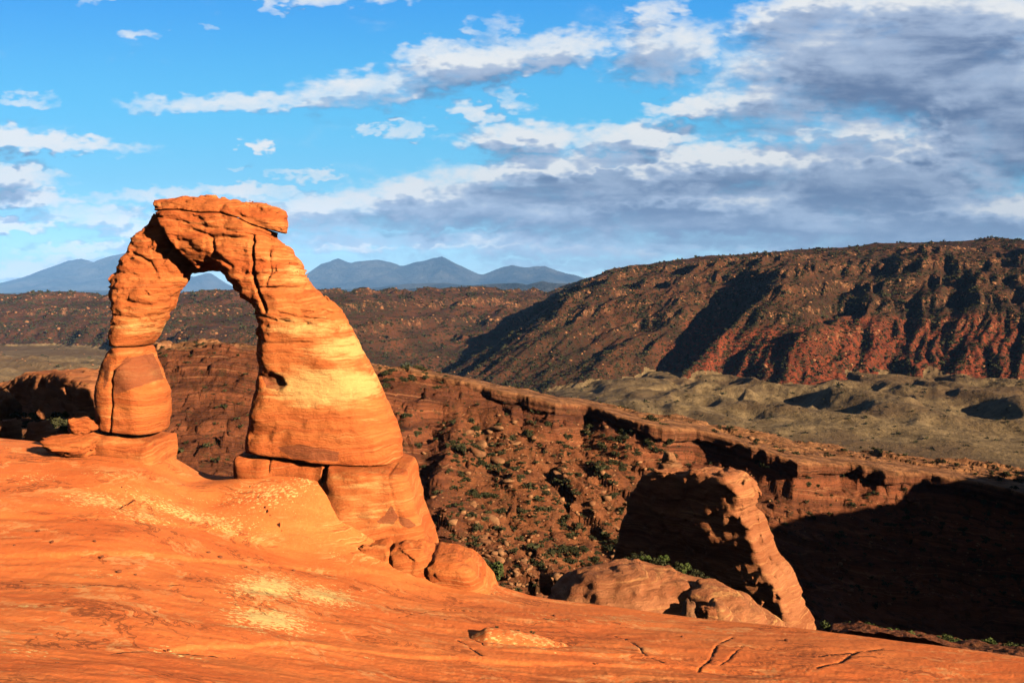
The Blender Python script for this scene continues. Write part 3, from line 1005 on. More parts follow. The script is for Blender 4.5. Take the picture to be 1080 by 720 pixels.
# plain that carries on to the mountains
pr = np.geomspace(2300, 29000, 60)[:, None]
pu = np.linspace(-1.6, 1.6, 200)[None]
PX_ = pr * pu; PY_ = np.repeat(pr, 200, 1)
PZ_ = -24 - (pr * 0) + 8 * fbm(PX_ * .0006, PY_ * .0006, 0, 4, 151) + 0 * PX_
add_obj("plain_ground", grid_mesh("plain_ground", PX_, PY_, PZ_, M_PLAIN), kind='structure', label="flat desert plain running out to the mountains")
br = np.r_[np.linspace(20, 400, 30), np.geomspace(420, 2900, 40)][:, None]
ba = np.linspace(0, 2 * math.pi, 97)[None]
add_obj("ground", grid_mesh("ground", br * np.cos(ba), br * np.sin(ba), -130 + 0 * br * ba, M_PLAIN), kind='structure', label="low desert ground under everything")


# ------------------------------------------------------------------ mountains
def mountain(name, sil, Yc, half, seed, mat, lab, rough=.16, base=-60, n=420, px0=None, px1=None):
    sil = np.array(sil, float)
    px = np.linspace(sil[0, 0], sil[-1, 0], n)
    crest = zof(np.interp(px, sil[:, 0], sil[:, 1]), Yc)
    rows_ = np.linspace(-1, 1, 90)[:, None]
    X = (Yc) * (px[None] - 540) / FPX + 0 * rows_
    Y = Yc + half * rows_ + 0 * X
    H = crest[None] - base
    sp = fbm(X / (half * .30), Y / (half * 1.1), 0, 5, seed, .55, ridged=True)
    fall = np.clip(np.abs(rows_) * 1.0 - .10 * (1 - sp) * (np.abs(rows_) < 1), 0, 1)
    z = base + H * (1 - np.abs(rows_)) ** 1.15 * (1 - rough * (1 - sp) * ss(np.abs(rows_), .02, .30)) + rough * .10 * H * fbm(X / (half * .08), Y / (half * .2), 2, 4, seed + 5) * ss(1 - np.abs(rows_), 0, .4)
    return add_obj(name, grid_mesh(name, X, Y, z, mat), kind='structure', label=lab)


mountain("mountains", [(-420, 300), (-250, 280), (-120, 292), (-40, 303), (0, 299), (30, 292), (60, 280), (86, 272), (100, 276), (112, 272), (135, 266), (165, 276), (185, 284), (205, 292), (222, 287), (238, 300), (262, 306), (300, 304),
                       (322, 291), (340, 278), (357, 272), (370, 277), (383, 275), (398, 273), (412, 276), (424, 280), (440, 276), (455, 273), (467, 270), (478, 276), (495, 284), (508, 290), (522, 284), (540, 279), (556, 282), (575, 280), (590, 286), (606, 290), (625, 296), (660, 300), (760, 302), (1000, 300), (1400, 306)],
         23000, 5200, 201, M_MOUNT, "blue distant mountain range on the horizon behind the arch", .55)
mountain("foothills", [(-300, 311), (0, 309), (100, 306), (240, 308), (330, 309), (360, 305), (400, 303), (430, 299), (470, 298), (495, 301), (520, 304), (620, 306), (760, 308)],
         13500, 2600, 211, M_MOUNT, "hazy low foothills in front of the mountains", .22)
mountain("low_mesa", [(330, 312), (345, 309), (390, 307), (440, 304), (480, 302), (520, 299), (545, 298), (556, 300), (572, 296), (580, 298), (600, 299), (640, 302), (700, 306), (780, 312)],
         8200, 1100, 221, M_MOUNT, "dark blue low mesa in front of the mountains", .18)

# ------------------------------------------------------------------ haze
hz = bpy.data.materials.new("haze air")
hz.use_nodes = True
for n in list(hz.node_tree.nodes): hz.node_tree.nodes.remove(n)
ht = NT(hz.node_tree)
pv = ht.new('ShaderNodeVolumePrincipled')
pv.inputs['Color'].default_value = (.19, .44, 1.0, 1)
pv.inputs['Density'].default_value = 3.7e-5
pv.inputs['Anisotropy'].default_value = -0.30
ho = ht.new('ShaderNodeOutputMaterial')
hz.node_tree.links.new(pv.outputs[0], ho.inputs['Volume'])
hv = np.array([(x, y, z) for x in (-45000, 45000) for y in (-3000, 29500) for z in (-131.5, 1250)], float)
hf = np.array([(0, 1, 3, 2), (4, 6, 7, 5), (0, 4, 5, 1), (2, 3, 7, 6), (0, 2, 6, 4), (1, 5, 7, 3)])
add_obj("haze", make_mesh("haze", hv, hf, hz, None, False), kind='stuff', label="thin bluish air that fades the far mountains")

# ------------------------------------------------------------------ the arch
AY = 47.0


def zp(pts, Y=AY - 1.9):                        # crop coordinates of the arch study -> metres (x, z) on its front face
    return [tuple(P(60 + a / 2.1175, 180 + b / 2.1175, Y)[[0, 2]]) for a, b in pts]


OUT = zp([(96, 680), (94, 590), (85, 545), (86, 490), (97, 440), (110, 408), (121, 397), (116, 385), (117, 360), (126, 325), (118, 300), (112, 270), (115, 235), (125, 200), (140, 165), (158, 138), (175, 112), (190, 92), (204, 80), (201, 68),
          (212, 60), (235, 54), (280, 50), (340, 50), (365, 54), (400, 61), (432, 68), (455, 69), (500, 80), (511, 94), (509, 112), (511, 124), (506, 137), (490, 141), (499, 152), (520, 166), (540, 195), (555, 225), (568, 258),
          (590, 270), (615, 290), (636, 315), (650, 345), (672, 378), (676, 396), (690, 425), (705, 455), (722, 490), (740, 530), (755, 570), (766, 602), (770, 640), (775, 760), (415, 760), (418, 640),
          (421, 606), (428, 570), (433, 520), (440, 480), (447, 445), (441, 392), (438, 352), (437, 325), (420, 300), (396, 280), (377, 256), (357, 236), (342, 224), (325, 221), (307, 228), (291, 245), (273, 270), (263, 285), (258, 302),
          (246, 325), (235, 345), (216, 375), (197, 396), (206, 420), (216, 445), (231, 475), (244, 502), (244, 565), (238, 590), (236, 680)])
# edges that face right are seen on the middle of the mass, edges that face left on its front
OUTA = np.array(OUT)
nxt, prv = np.roll(OUTA, -1, 0), np.roll(OUTA, 1, 0)
tan_ = nxt - prv
area = ((OUTA[:, 0] * nxt[:, 1] - nxt[:, 0] * OUTA[:, 1]).sum())
nrx = (tan_[:, 1] if area > 0 else -tan_[:, 1]) / np.maximum(np.linalg.norm(tan_, axis=1), 1e-6)
OUTA[:, 0] *= 1 + ss(nrx, -.6, .6) * 1.7 / (AY - 1.9)
OUTA[:, 0] *= 1 + (1 - ss(nrx, -.6, .6)) * (OUTA[:, 0] < xof(216, AY)) * .9 / AY
OUT = [tuple(q) for q in OUTA]
h = .075
xs_, ys_, zs_, org = vol(OUTA[:, 0].min() - .5, OUTA[:, 0].max() + .5, AY - 3.9, AY + 3.9, OUTA[:, 1].min() - .4, OUTA[:, 1].max() + .5, h)
GX, GZ = np.meshgrid(xs_, zs_, indexing='ij')
wx = .10 * fbm(GX * .9, 0 * GX, GZ * .9, 3, 301); wz = .07 * fbm(GX * .9, 0 * GX + 5, GZ * 1.6, 3, 303)
d2 = poly_dist(GX + wx, GZ + wz, OUTA)
zb = zp([(0, 620)])[0][1]; zt = zp([(0, 60)])[0][1]
hh = np.clip((GZ - zb) / (zt - zb), 0, 1)
xm = zp([(330, 0)])[0][0]
right = ss(GX, xm - 1.5, xm + 1.5)
T = (2.15 - .35 * hh) * (1 - right) + (3.1 - 1.35 * hh) * right
xin = np.interp(-GZ, -np.array(zp([(0, 220), (0, 325), (0, 450), (0, 660)]))[:, 1], np.array(zp([(345, 0), (437, 0), (447, 0), (420, 0)]))[:, 0])
xlf = zp([(190, 0)])[0][0]
R = np.minimum(T * .96, (1.15 + 1.1 * ss(GX, xlf - 1.5, xlf + 1.0)) * (1 - right) + (1.25 + 1.6 * ss(GX - xin, .8, 3.6)) * right)
R = np.maximum(R, .5)
# how far the face stands forward (towards the camera is negative y)
front = .35 * fbm(GX * .33, 0 * GX, GZ * .33, 3, 305)
diag = zp([(196, 84), (222, 118), (250, 160), (285, 205), (300, 224), (310, 240)])
dd = poly_dist(GX, GZ, diag, False)
da = np.array(diag)
xd = np.interp(-GZ, -da[:, 1], da[:, 0])
limb = ss(xd - GX, -.10, .25) * (GZ > da[:, 1].min() - .4) * (GX < xd + .2)
limb = limb * np.exp(-np.maximum(xd - GX, 0) / 3.0)
limb = limb * ss(GZ, da[:, 1].min() - .6, da[:, 1].min() + .3)
front = front + 1.35 * limb
# cracks cut in the face
crk = np.zeros_like(GX)
for pts, dep, w in [([(433, 145), (437, 190), (442, 238), (452, 270), (470, 312)], .45, .09), ([(170, 405), (150, 425), (130, 442), (122, 470), (123, 520), (120, 582)], .20, .08), ([(232, 130), (236, 160), (225, 185)], .25, .10),
                    ([(500, 318), (560, 330), (600, 332), (640, 345)], .22, .06), ([(545, 318), (590, 312), (630, 330)], .22, .06), ([(120, 225), (160, 232), (210, 240), (280, 245)], .10, .06), ([(130, 285), (190, 300), (250, 300)], .14, .08),
                    ([(125, 323), (170, 330), (235, 322)], .16, .08), ([(345, 150), (350, 185), (392, 215)], .22, .10), ([(300, 130), (340, 145), (425, 150)], .18, .08), ([(215, 100), (300, 118), (420, 140), (500, 150)], .14, .07),
                    ([(438, 200), (480, 208), (540, 205)], .15, .07), ([(455, 262), (520, 262), (575, 266)], .22, .08), ([(462, 385), (520, 385), (668, 378)], .12, .08), ([(450, 320), (500, 335), (560, 340)], .15, .08), ([(150, 180), (190, 200), (205, 225)], .18, .09), ([(470, 180), (478, 220), (470, 255)], .2, .08)]:
    w2 = .06 * fbm(GX * 1.7, GZ * 1.7, 0 * GX + dep, 3, 311)
    crk = np.maximum(crk, dep * np.exp(-(poly_dist(GX + w2, GZ + w2, zp(pts), False) / w) ** 2))
# hollow scars on the face
for pts, dep in [([(455, 455), (485, 445), (510, 455), (522, 475), (505, 490), (470, 480)], .40), ([(440, 360), (462, 352), (470, 380), (452, 400)], .45), ([(235, 252), (258, 248), (262, 280), (246, 300), (232, 275)], .55), ([(430, 570), (500, 565), (490, 600), (440, 598)], .20)]:
    sd = poly_dist(GX, GZ, zp(pts))
    crk = np.maximum(crk, dep * ss(sd, -.12, .35))
front = front + crk
X3 = GX[:, None, :]; Z3 = GZ[:, None, :]; Y3 = ys_[None, :, None]
yy = Y3 - AY - np.where(Y3 < AY, front[:, None, :], -.3 * front[:, None, :])
aX = np.maximum(R - d2, 0)[:, None, :]; aY = np.maximum(np.abs(yy) - (T - R)[:, None, :], 0)
F = np.sqrt(aX ** 2 + aY ** 2) - R[:, None, :]
XX = np.broadcast_to(X3, F.shape); YY = np.broadcast_to(Y3, F.shape); ZZ = np.broadcast_to(Z3, F.shape)
near = np.abs(F) < .5
n = np.zeros(F.shape, np.float32)
xn, yn, zn = XX[near], YY[near], ZZ[near]
zw = zn + .35 * fbm(xn * .4, yn * .4, zn * .4, 3, 321)
up = ss(zn, zp([(0, 400)])[0][1], zp([(0, 330)])[0][1])
lay = fbm(xn * .18, yn * .18, zw * 1.9, 4, 323, .6)
blk = fbm(xn * .75, yn * .75, zn * 1.1, 3, 325, .55)
crn = ss(fbm(xn * .55, yn * .55, zw * 1.3, 3, 327, .5, ridged=True), .45, .95)
fac_ = fbm(xn * .42, yn * .42, zw * .62, 2, 341, .5, ridged=True)
n[near] = (.07 + .05 * up) * lay + (.08 + .04 * up) * blk + (.03 + .07 * up) * crn + .10 * up * fac_ + (.03 + .10 * up) * facet(xn + .2 * lay, yn, zw * 1.25, 1.35, 351) + (.015 + .045 * up) * facet(xn, yn, zn * 1.5, .6, 353) + .03 * fbm(xn * 2.6, yn * 2.6, zn * 4.5, 3, 329)
F = F + n


def zline(pts):
    a = np.array(zp(pts)); o = np.argsort(a[:, 0])
    return np.interp(GX, a[o, 0], a[o, 1])[:, None, :] + .03 * fbm(XX[:, :1, :] * 1.5, 0, 7, 3, 331)


neck = zline([(60, 397), (140, 394), (200, 397), (320, 397)])
cap = zline([(150, 74), (205, 86), (260, 84), (310, 92), (360, 92), (400, 104), (432, 120), (470, 132), (512, 140), (560, 150)])
isleft = GX[:, None, :] < zp([(330, 0)])[0][0]
below_neck = np.where(isleft, Z3 - neck, 9.0)            # negative below the joint on the left limb
above_cap = cap - Z3                                     # negative above the bedding plane
joint_l = zline([(40, 578), (92, 583), (150, 590), (226, 597), (300, 600)])
joint_r = zline([(380, 618), (421, 624), (500, 634), (600, 646), (760, 660), (800, 662)])
F = smax(F, np.where(isleft, joint_l, joint_r) + .02 - Z3, .22)
F_block = smax(F, below_neck + .03, .16)
F_body = smax(smax(F, -below_neck + .03, .16), -above_cap + .02, .12)
# the cap slab stands a little proud of the span, in two beds
bed = .07 * np.sin((Z3 - cap) * 9.0) + .07 * fbm(XX * .3, YY * .3, ZZ * 5, 3, 335)
F_cap = smax(F - .10 + bed * .8, above_cap + .02, .10)

arch_base = P(290, 492, AY)
arch = add_empty("rock_arch", arch_base, label="tall freestanding orange sandstone arch on the slickrock edge, mountains behind it", category="rock arch")


def paint(v):
    """where the yellow wash and the dark desert varnish sit on the rock"""
    x, y, z = v[:, 0], v[:, 1], v[:, 2]
    px = 540 + 850 * x / y
    pale = np.zeros(len(v)); varn = np.zeros(len(v))
    def zb_(a, b):
        p_ = np.array(zp([(a, b)])[0]); return p_
    def ell(cx, cy, rx, ry):
        c = zb_(cx, cy); ex = abs(zb_(cx + rx, cy)[0] - c[0]); ez = abs(zb_(cx, cy + ry)[1] - c[1])
        return np.exp(-((x - c[0]) / ex) ** 2 - ((z - c[1]) / ez) ** 2)
    for e, a in [((600, 480, 130, 45), 1.0), ((640, 400, 90, 35), .75), ((560, 350, 120, 30), .6), ((520, 220, 50, 70), .45), ((170, 350, 60, 22), .55), ((690, 560, 50, 90), .25), ((560, 420, 60, 20), .3), ((205, 430, 22, 60), .7), ((480, 230, 40, 60), .35)]:
        pale = np.maximum(pale, a * ell(*e))
    fr = y < AY + .5
    for pts in [[(128, 450), (150, 418), (182, 412), (205, 445), (212, 470), (170, 488), (130, 500)], [(458, 458), (485, 447), (512, 458), (522, 478), (500, 488), (475, 482)], [(500, 610), (560, 600), (640, 618), (640, 640), (540, 634)], [(100, 430), (122, 415), (118, 460), (104, 500)]]:
        sd = poly_dist(x, z, zp(pts))
        varn = np.maximum(varn, ss(sd, -.25, .30) * fr)
    return pale, varn


AX0 = P(290, 400, AY)[0]


def turn_arch(v):
    """the thick leg stands nearer the camera than the thin limb"""
    return v * (1 - .08 * (v[:, :1] - AX0) / AY)


def arch_part(name, f, mat=M_ARCH, label=None):
    v, q = surface_nets(f, org, h)
    pl, vn = paint(v)
    v = turn_arch(v)
    me = make_mesh(name, v - arch_base, q, mat, {"pale": pl, "varnish": vn})
    return add_obj(name, me, arch, None, label=label)


arch_part("span", F_body)
arch_part("foot_block", F_block, label="bulging red sandstone block carrying the thin limb")
arch_part("cap_rock", F_cap)


# pedestals under the two joints
def extr(x, y, z, outline, yc, T, R, sd, amp=.12, warp=.10, lean=None, fct=.0):
    """rounded extrusion of an outline in x,z; arrays are 1-d axes"""
    gx, gz = np.meshgrid(x, z, indexing='ij')
    d = poly_dist(gx + warp * fbm(gx * .8, gz * .8, 0 * gx, 3, sd), gz + warp * fbm(gx * .8, gz * .8, 0 * gx + 4, 3, sd + 1), outline)
    Tt = T + .25 * T * fbm(gx * .25, gz * .25, 0 * gx, 3, sd + 2)
    off = .5 * fbm(gx * .3, gz * .3, 0 * gx + 2, 3, sd + 3)
    if lean is not None: off = off + lean(gx, gz)
    yl = y[None, :, None] - yc - off[:, None, :]
    Rr = np.minimum(R, Tt * .97)
    f = np.hypot(np.maximum(Rr - d, 0)[:, None, :], np.maximum(np.abs(yl) - (Tt - Rr)[:, None, :], 0)) - Rr[:, None, :]
    X, Y, Z = np.broadcast_arrays(x[:, None, None], y[None, :, None], z[None, None, :])
    m = np.abs(f) < 1.0
    nz = np.zeros(f.shape, np.float32)
    nz[m] = amp * (fbm(X[m] * .25, Y[m] * .25, Z[m] * 1.8, 4, sd + 5, .6) + .8 * fbm(X[m] * .8, Y[m] * .8, Z[m] * .9, 3, sd + 7)) + .35 * amp * fbm(X[m] * 2.5, Y[m] * 2.5, Z[m] * 3.5, 3, sd + 9) + fct * (.35 * facet(X[m], Y[m], Z[m] * 1.2, 2.2, sd + 11) + .2 * facet(X[m], Y[m], Z[m] * 1.2, 1.0, sd + 12))
    return f + nz


def pz(pts, Y):
    return [tuple(P(a, b, Y)[[0, 2]]) for a, b in pts]


def sdf_obj(name, f, o, hh_, mat, base, parent=None, attrs=True, **props):
    v, q = surface_nets(f, o, hh_)
    at = {"pale": np.zeros(len(v)), "varnish": np.zeros(len(v))} if attrs else None
    return v, q, at


def finish(name, v, q, at, mat, base, parent=None, **props):
    me = make_mesh(name, v - base, q, mat, at)
    return add_obj(name, me, parent, None if parent else base, **props)


# left pedestal
o_ = pz([(98, 449), (92, 459), (70, 466), (54, 473), (50, 492), (172, 496), (174, 480), (172, 462), (150, 459), (120, 454)], 46.7)
a_ = np.array(o_)
x, y, z, o3 = vol(a_[:, 0].min() - .4, a_[:, 0].max() + .4, 43.6, 49.6, a_[:, 1].min() - .3, a_[:, 1].max() + .4, .09)
f_ = extr(x, y, z, o_, 46.9, 2.1, .6, 401, .08)
v, q, at = sdf_obj("pedestal", f_, o3, .09, M_ARCH, None)
at["pale"] = .25 + 0 * v[:, 0]
finish("pedestal", turn_arch(v), q, at, M_ARCH, arch_base, arch)
# right pedestal: a flat slab and a bulging buttress that runs down the slope
slab = pz([(258, 478), (262, 473), (340, 479), (420, 486), (428, 494), (430, 530), (258, 530), (257, 490)], 46.6)
but = pz([(340, 480), (425, 486), (431, 500), (441, 528), (450, 552), (460, 576), (470, 600), (430, 610), (330, 600), (303, 574), (297, 562), (304, 549), (326, 537), (341, 519)], 44.6)
a_ = np.array(slab + but)
x, y, z, o3 = vol(a_[:, 0].min() - .5, a_[:, 0].max() + .5, 39.6, 50.2, a_[:, 1].min() - .3, a_[:, 1].max() + .4, .10)
f1 = extr(x, y, z, slab, 46.9, 2.9, .8, 411, .06)
f2 = extr(x, y, z, but, 46.2, 2.9, 1.2, 421, .10, .10, lambda gx, gz: -.42 * np.maximum(P(0, 492, 45)[2] - gz, 0))
f_ = smin(f1, f2, .5)
tj = np.array(pz([(250, 471.5), (260, 473), (340, 479), (425, 487.5), (440, 488.5)], 46.6))
gx, gz = np.meshgrid(x, z, indexing='ij')
f_ = smax(f_, (gz - np.interp(gx, tj[:, 0], tj[:, 1]))[:, None, :] + 0 * f_, .12)
# joints in the pedestal
ck = np.zeros_like(gx)
for pts, dep, w in [([(345, 480), (346, 500), (343, 519), (330, 533), (310, 545), (299, 560)], .45, .08), ([(347, 482), (348, 500)], .3, .06), ([(412, 490), (420, 520), (430, 545)], .08, .05), ([(285, 480), (286, 496)], .15, .06)]:
    ck = np.maximum(ck, dep * np.exp(-(poly_dist(gx + .05 * fbm(gx * 2, gz * 2, 0 * gx, 3, 5), gz, pz(pts, 44.6), False) / w) ** 2))
f_ = f_ + (ck[:, None, :] * (y < 46.5)[None, :, None])
v, q, at = sdf_obj("pedestal", f_, o3, .10, M_ARCH, None)
pxv = 540 + 850 * v[:, 0] / v[:, 1]
at["pale"] = .10 + .25 * np.exp(-((pxv - 385) / 40) ** 2)
pyv = 312 - 850 * v[:, 2] / v[:, 1]
at["varnish"] = np.maximum(ss(poly_dist(pxv, pyv, [(393, 554), (404, 545), (411, 534), (419, 548), (413, 556)]), -3, 3), ss(poly_dist(pxv, pyv, [(418, 546), (430, 550), (438, 557), (430, 561), (420, 556)]), -3, 3)) * .9
finish("pedestal", turn_arch(v), q, at, M_ARCH, arch_base, arch)


# ------------------------------------------------------------------ loose rocks
def ico(sub):
    import bmesh
    bm = bmesh.new()
    bmesh.ops.create_icosphere(bm, subdivisions=sub, radius=1.0)
    v = np.array([p.co for p in bm.verts]); f = np.array([[p.index for p in t.verts] for t in bm.faces])
    bm.free()
    return v, f


ICO = {k_: ico(k_) for k_ in (1, 2, 3, 4, 5, 6)}


def rock_shape(sub, seed, planes=11, soft=.08, rough=.10, strata=0.0, freq=1.6):
    """unit rock: a convex block cut by random planes, roughened"""
    rs = np.random.RandomState(seed)
    d, f = ICO[sub]
    nrm = rs.normal(size=(planes, 3)); nrm /= np.linalg.norm(nrm, axis=1)[:, None]
    nrm = np.r_[nrm, [(0, 0, 1), (0, 0, -1)]]
    hgt = rs.uniform(.62, .95, len(nrm))
    dt = np.maximum(d @ nrm.T, 1e-3)
    rr = hgt[None] / dt
    r = -soft * np.log(np.exp(-np.minimum(rr, 3) / soft).sum(1))
    r = np.clip(r, .3, 1.25)
    v = d * r[:, None]
    nz = rough * fbm(v[:, 0] * freq + seed, v[:, 1] * freq, v[:, 2] * freq * (1 + strata), 5, seed, .55)
    if strata: nz = nz + rough * .6 * fbm(v[:, 0] * .4, v[:, 1] * .4, v[:, 2] * 7 + seed, 3, seed + 3)
    return v * (1 + nz)[:, None], f


def rotz(v, a):
    c, s = math.cos(a), math.sin(a)
    return v @ np.array([[c, s, 0], [-s, c, 0], [0, 0, 1]])


def roty(v, a):
    c, s = math.cos(a), math.sin(a)
    return v @ np.array([[c, 0, -s], [0, 1, 0], [s, 0, c]])


def big_rock(name, px0, px1, py0, py1, Y, depth, mat, seed, sub=5, tilt=0.0, turn=0.0, planes=9, soft=.12, rough=.10, strata=1.2, sink=.25, pale=0.0, parent=None, **props):
    """rock filling the pixel box (px0..px1, py0..py1) at distance Y, its foot sunk below py1"""
    a, b = P(px0, py0, Y), P(px1, py1, Y)
    w, hgt = (b[0] - a[0]) / 2, (a[2] - b[2]) / 2 * (1 + sink)
    v, f = rock_shape(sub, seed, planes + 3, soft * .4, rough * .8, strata)
    v = v * (1 + .16 * facet(v[:, 0] + seed, v[:, 1], v[:, 2] * 1.5, .55, seed + 5))[:, None]
    e = np.abs(v).max(0)
    v = v / e * np.array([w, depth / 2, hgt])
    v = roty(rotz(v, turn), tilt)
    c = np.array([(a[0] + b[0]) / 2, Y, a[2] - hgt])
    v = v + c
    base = np.array([c[0], c[1], c[2] - hgt * .8])
    at = {"pale": np.full(len(v), pale), "varnish": np.zeros(len(v))}
    return finish(name, v, f, at, mat, base, parent, **props)


# toe rocks of the buttress and the slabs beside the left foot
def lobe(name, outline, Y, T, R, sd, mat, hh_, amp, pale, lean=None, fct=.35, **props):
    """a rock of rounded cross-section with this outline at distance Y"""
    o_ = pz(outline, Y)
    a_ = np.array(o_)
    x, y, z, o3 = vol(a_[:, 0].min() - .5, a_[:, 0].max() + .5, Y - 1.9 * T - .8, Y + 1.9 * T + .8, a_[:, 1].min() - .4, a_[:, 1].max() + .5, hh_)
    v, q = surface_nets(extr(x, y, z, o_, Y, T, R, sd, amp, .12, lean, fct), o3, hh_)
    base = np.array([a_[:, 0].mean(), Y, a_[:, 1].min()])
    return finish(name, v, q, {"pale": np.full(len(v), pale), "varnish": np.zeros(len(v))}, mat, base, None, **props)


lobe("rock", [(372, 572), (390, 567), (412, 567), (417, 572), (418, 610), (372, 610)], 41.8, 1.6, .40, 731, M_ARCH, .08, .06, .15, lambda a, b: -.25 * np.maximum(P(0, 566, 41)[2] - b, 0), label="low orange knob at the toe of the arch buttress, left of the other knobs", category="rock")
lobe("rock", [(415, 572), (428, 565), (448, 570), (460, 582), (463, 620), (420, 622), (414, 600)], 41.8, 1.8, .45, 733, M_ARCH, .08, .06, .1, lambda a, b: -.25 * np.maximum(P(0, 566, 41)[2] - b, 0), label="stout orange knob at the toe of the arch buttress, middle of the three", category="rock")
lobe("rock", [(452, 584), (462, 579), (480, 581), (497, 587), (510, 598), (518, 612), (524, 629), (500, 640), (455, 640), (450, 610)], 41.4, 2.2, .7, 735, M_ARCH, .08, .07, .12, None, label="long sloping orange knob at the canyon edge, farthest from the arch foot", category="rock")
big_rock("flat_boulder", 66, 107, 439, 458, 46.0, 2.0, M_ARCH, 23, 5, 0, 0, 6, .18, .10, 2.0, .1, .1, label="flat round orange slab perched beside the thin limb's foot", category="boulder")
big_rock("flat_boulder", 48, 112, 453, 476, 45.6, 3.0, M_ARCH, 29, 5, 0, 0, 7, .15, .12, 2.4, .2, .1, label="wide layered orange slab lying beneath the perched round slab", category="boulder")


# bench rocks on the left
big_rock("boulder", -6, 22, 410, 440, 72, 3.0, M_BOULD, 43, 4, 0, .3, 9, .08, .12, 1, .3, label="tan broken boulder at the picture's left edge by the dark outcrop", category="boulder")
big_rock("boulder", 18, 62, 443, 470, 57, 3.0, M_FIN, 47, 5, .1, .2, 9, .10, .12, 1, .4, label="large brown boulder in front of the green scrub left of the arch", category="boulder")
big_rock("boulder", -10, 24, 438, 466, 58, 3.4, M_FIN, 49, 5, 0, .2, 9, .10, .12, 1, .4, label="dark boulder at the left frame edge above the slickrock", category="boulder")
big_rock("boulder", 78, 100, 432, 450, 55, 1.6, M_FIN, 53, 5, -.1, .5, 9, .10, .12, 1, .4, label="low brown boulder between the dark outcrop and the arch foot", category="boulder")
big_rock("boulder", 36, 54, 425, 440, 63, 1.6, M_FIN, 57, 4, 0, .5, 9, .10, .12, 1, .3, label="small reddish boulder among the green scrub below the dark outcrop", category="boulder")
for i, (a, b, c, d, Y, lab) in enumerate([(156, 186, 358, 382, 138, "dark knobbly rock on the canyon rim right beside the thin limb"), (184, 214, 366, 384, 136, "brown weathered rock on the canyon rim, left in the arch opening"),
                                          (204, 232, 357, 372, 140, "flat topped rock on the canyon rim in the arch opening"), (226, 252, 362, 386, 134, "big pale rounded rock on the canyon rim, centre of the arch opening"),
                                          (246, 276, 366, 388, 134, "brown rock on the canyon rim against the arch's thick leg"), (404, 440, 392, 406, 138, "tan rock ledge block on the rim right of the arch"), ]):
    big_rock("rim_rock", a, b, c, d, Y, 5.5, M_BOULD, 61 + i, 5, 0, .4 * i, 9, .10, .13, 1.6, .5, label=lab, category="rock", group="weathered rocks along the canyon rim")

# fin of rock standing in the canyon
A0, B0 = np.array([10.2, 69.3]), np.array([22.08, 57.6])
ax_ = (B0 - A0) / np.linalg.norm(B0 - A0); nx_ = np.array([ax_[1], -ax_[0]])


def fin_sz(px, py):
    uu = (px - 540) / FPX
    t = (uu * A0[1] - A0[0]) / ((B0[0] - A0[0]) - uu * (B0[1] - A0[1]))
    p_ = A0 + t * (B0 - A0)
    return t * np.linalg.norm(B0 - A0), zof(py, p_[1])


fo = [fin_sz(*p) for p in [(652, 760), (658, 640), (660, 590), (668, 550), (680, 514), (690, 497), (706, 493), (728, 498), (742, 494), (760, 496), (776, 500), (790, 510), (796, 524), (790, 536), (802, 550), (812, 572), (818, 590), (832, 610), (846, 640), (858, 668), (866, 720), (870, 760)]]
fo = [(a, float(b)) for a, b in fo]
fa = np.array(fo)
x, y, z, o3 = vol(fa[:, 0].min() - .8, fa[:, 0].max() + 1.2, -4, 4, fa[:, 1].min(), fa[:, 1].max() + .6, .115)
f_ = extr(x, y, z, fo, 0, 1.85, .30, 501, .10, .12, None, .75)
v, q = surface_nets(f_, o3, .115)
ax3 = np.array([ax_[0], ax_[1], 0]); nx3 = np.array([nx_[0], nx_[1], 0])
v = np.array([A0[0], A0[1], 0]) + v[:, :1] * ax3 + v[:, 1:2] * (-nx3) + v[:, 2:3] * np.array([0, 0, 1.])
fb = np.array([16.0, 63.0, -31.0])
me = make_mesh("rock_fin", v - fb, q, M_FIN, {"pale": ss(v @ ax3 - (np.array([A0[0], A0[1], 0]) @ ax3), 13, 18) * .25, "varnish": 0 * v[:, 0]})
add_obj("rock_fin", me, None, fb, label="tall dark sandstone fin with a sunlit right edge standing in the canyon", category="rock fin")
big_rock("boulder", 694, 722, 487, 507, 67.5, 2.0, M_BOULD, 521, 4, 0, .3, 9, .12, .10, 1, .0, label="rounded brown boulder perched on top of the dark fin", category="boulder")
big_rock("boulder", 698, 712, 476, 489, 67.7, 1.2, M_BOULD, 523, 4, .2, .3, 9, .12, .10, 1, .0, label="small boulder balanced above the rounded one on the fin", category="boulder")

# the dark outcrop left of the arch: a wall that recedes to the left, like the fin
OA, OB = np.array([-54.2, 87.4]), np.array([-35.2, 68.9])
oa_ = (OB - OA) / np.linalg.norm(OB - OA); on_ = np.array([oa_[1], -oa_[0]])


def out_sz(px, py):
    uu = (px - 540) / FPX
    t = (uu * OA[1] - OA[0]) / ((OB[0] - OA[0]) - uu * (OB[1] - OA[1]))
    return t * np.linalg.norm(OB - OA), float(zof(py, (OA + t * (OB - OA))[1]))


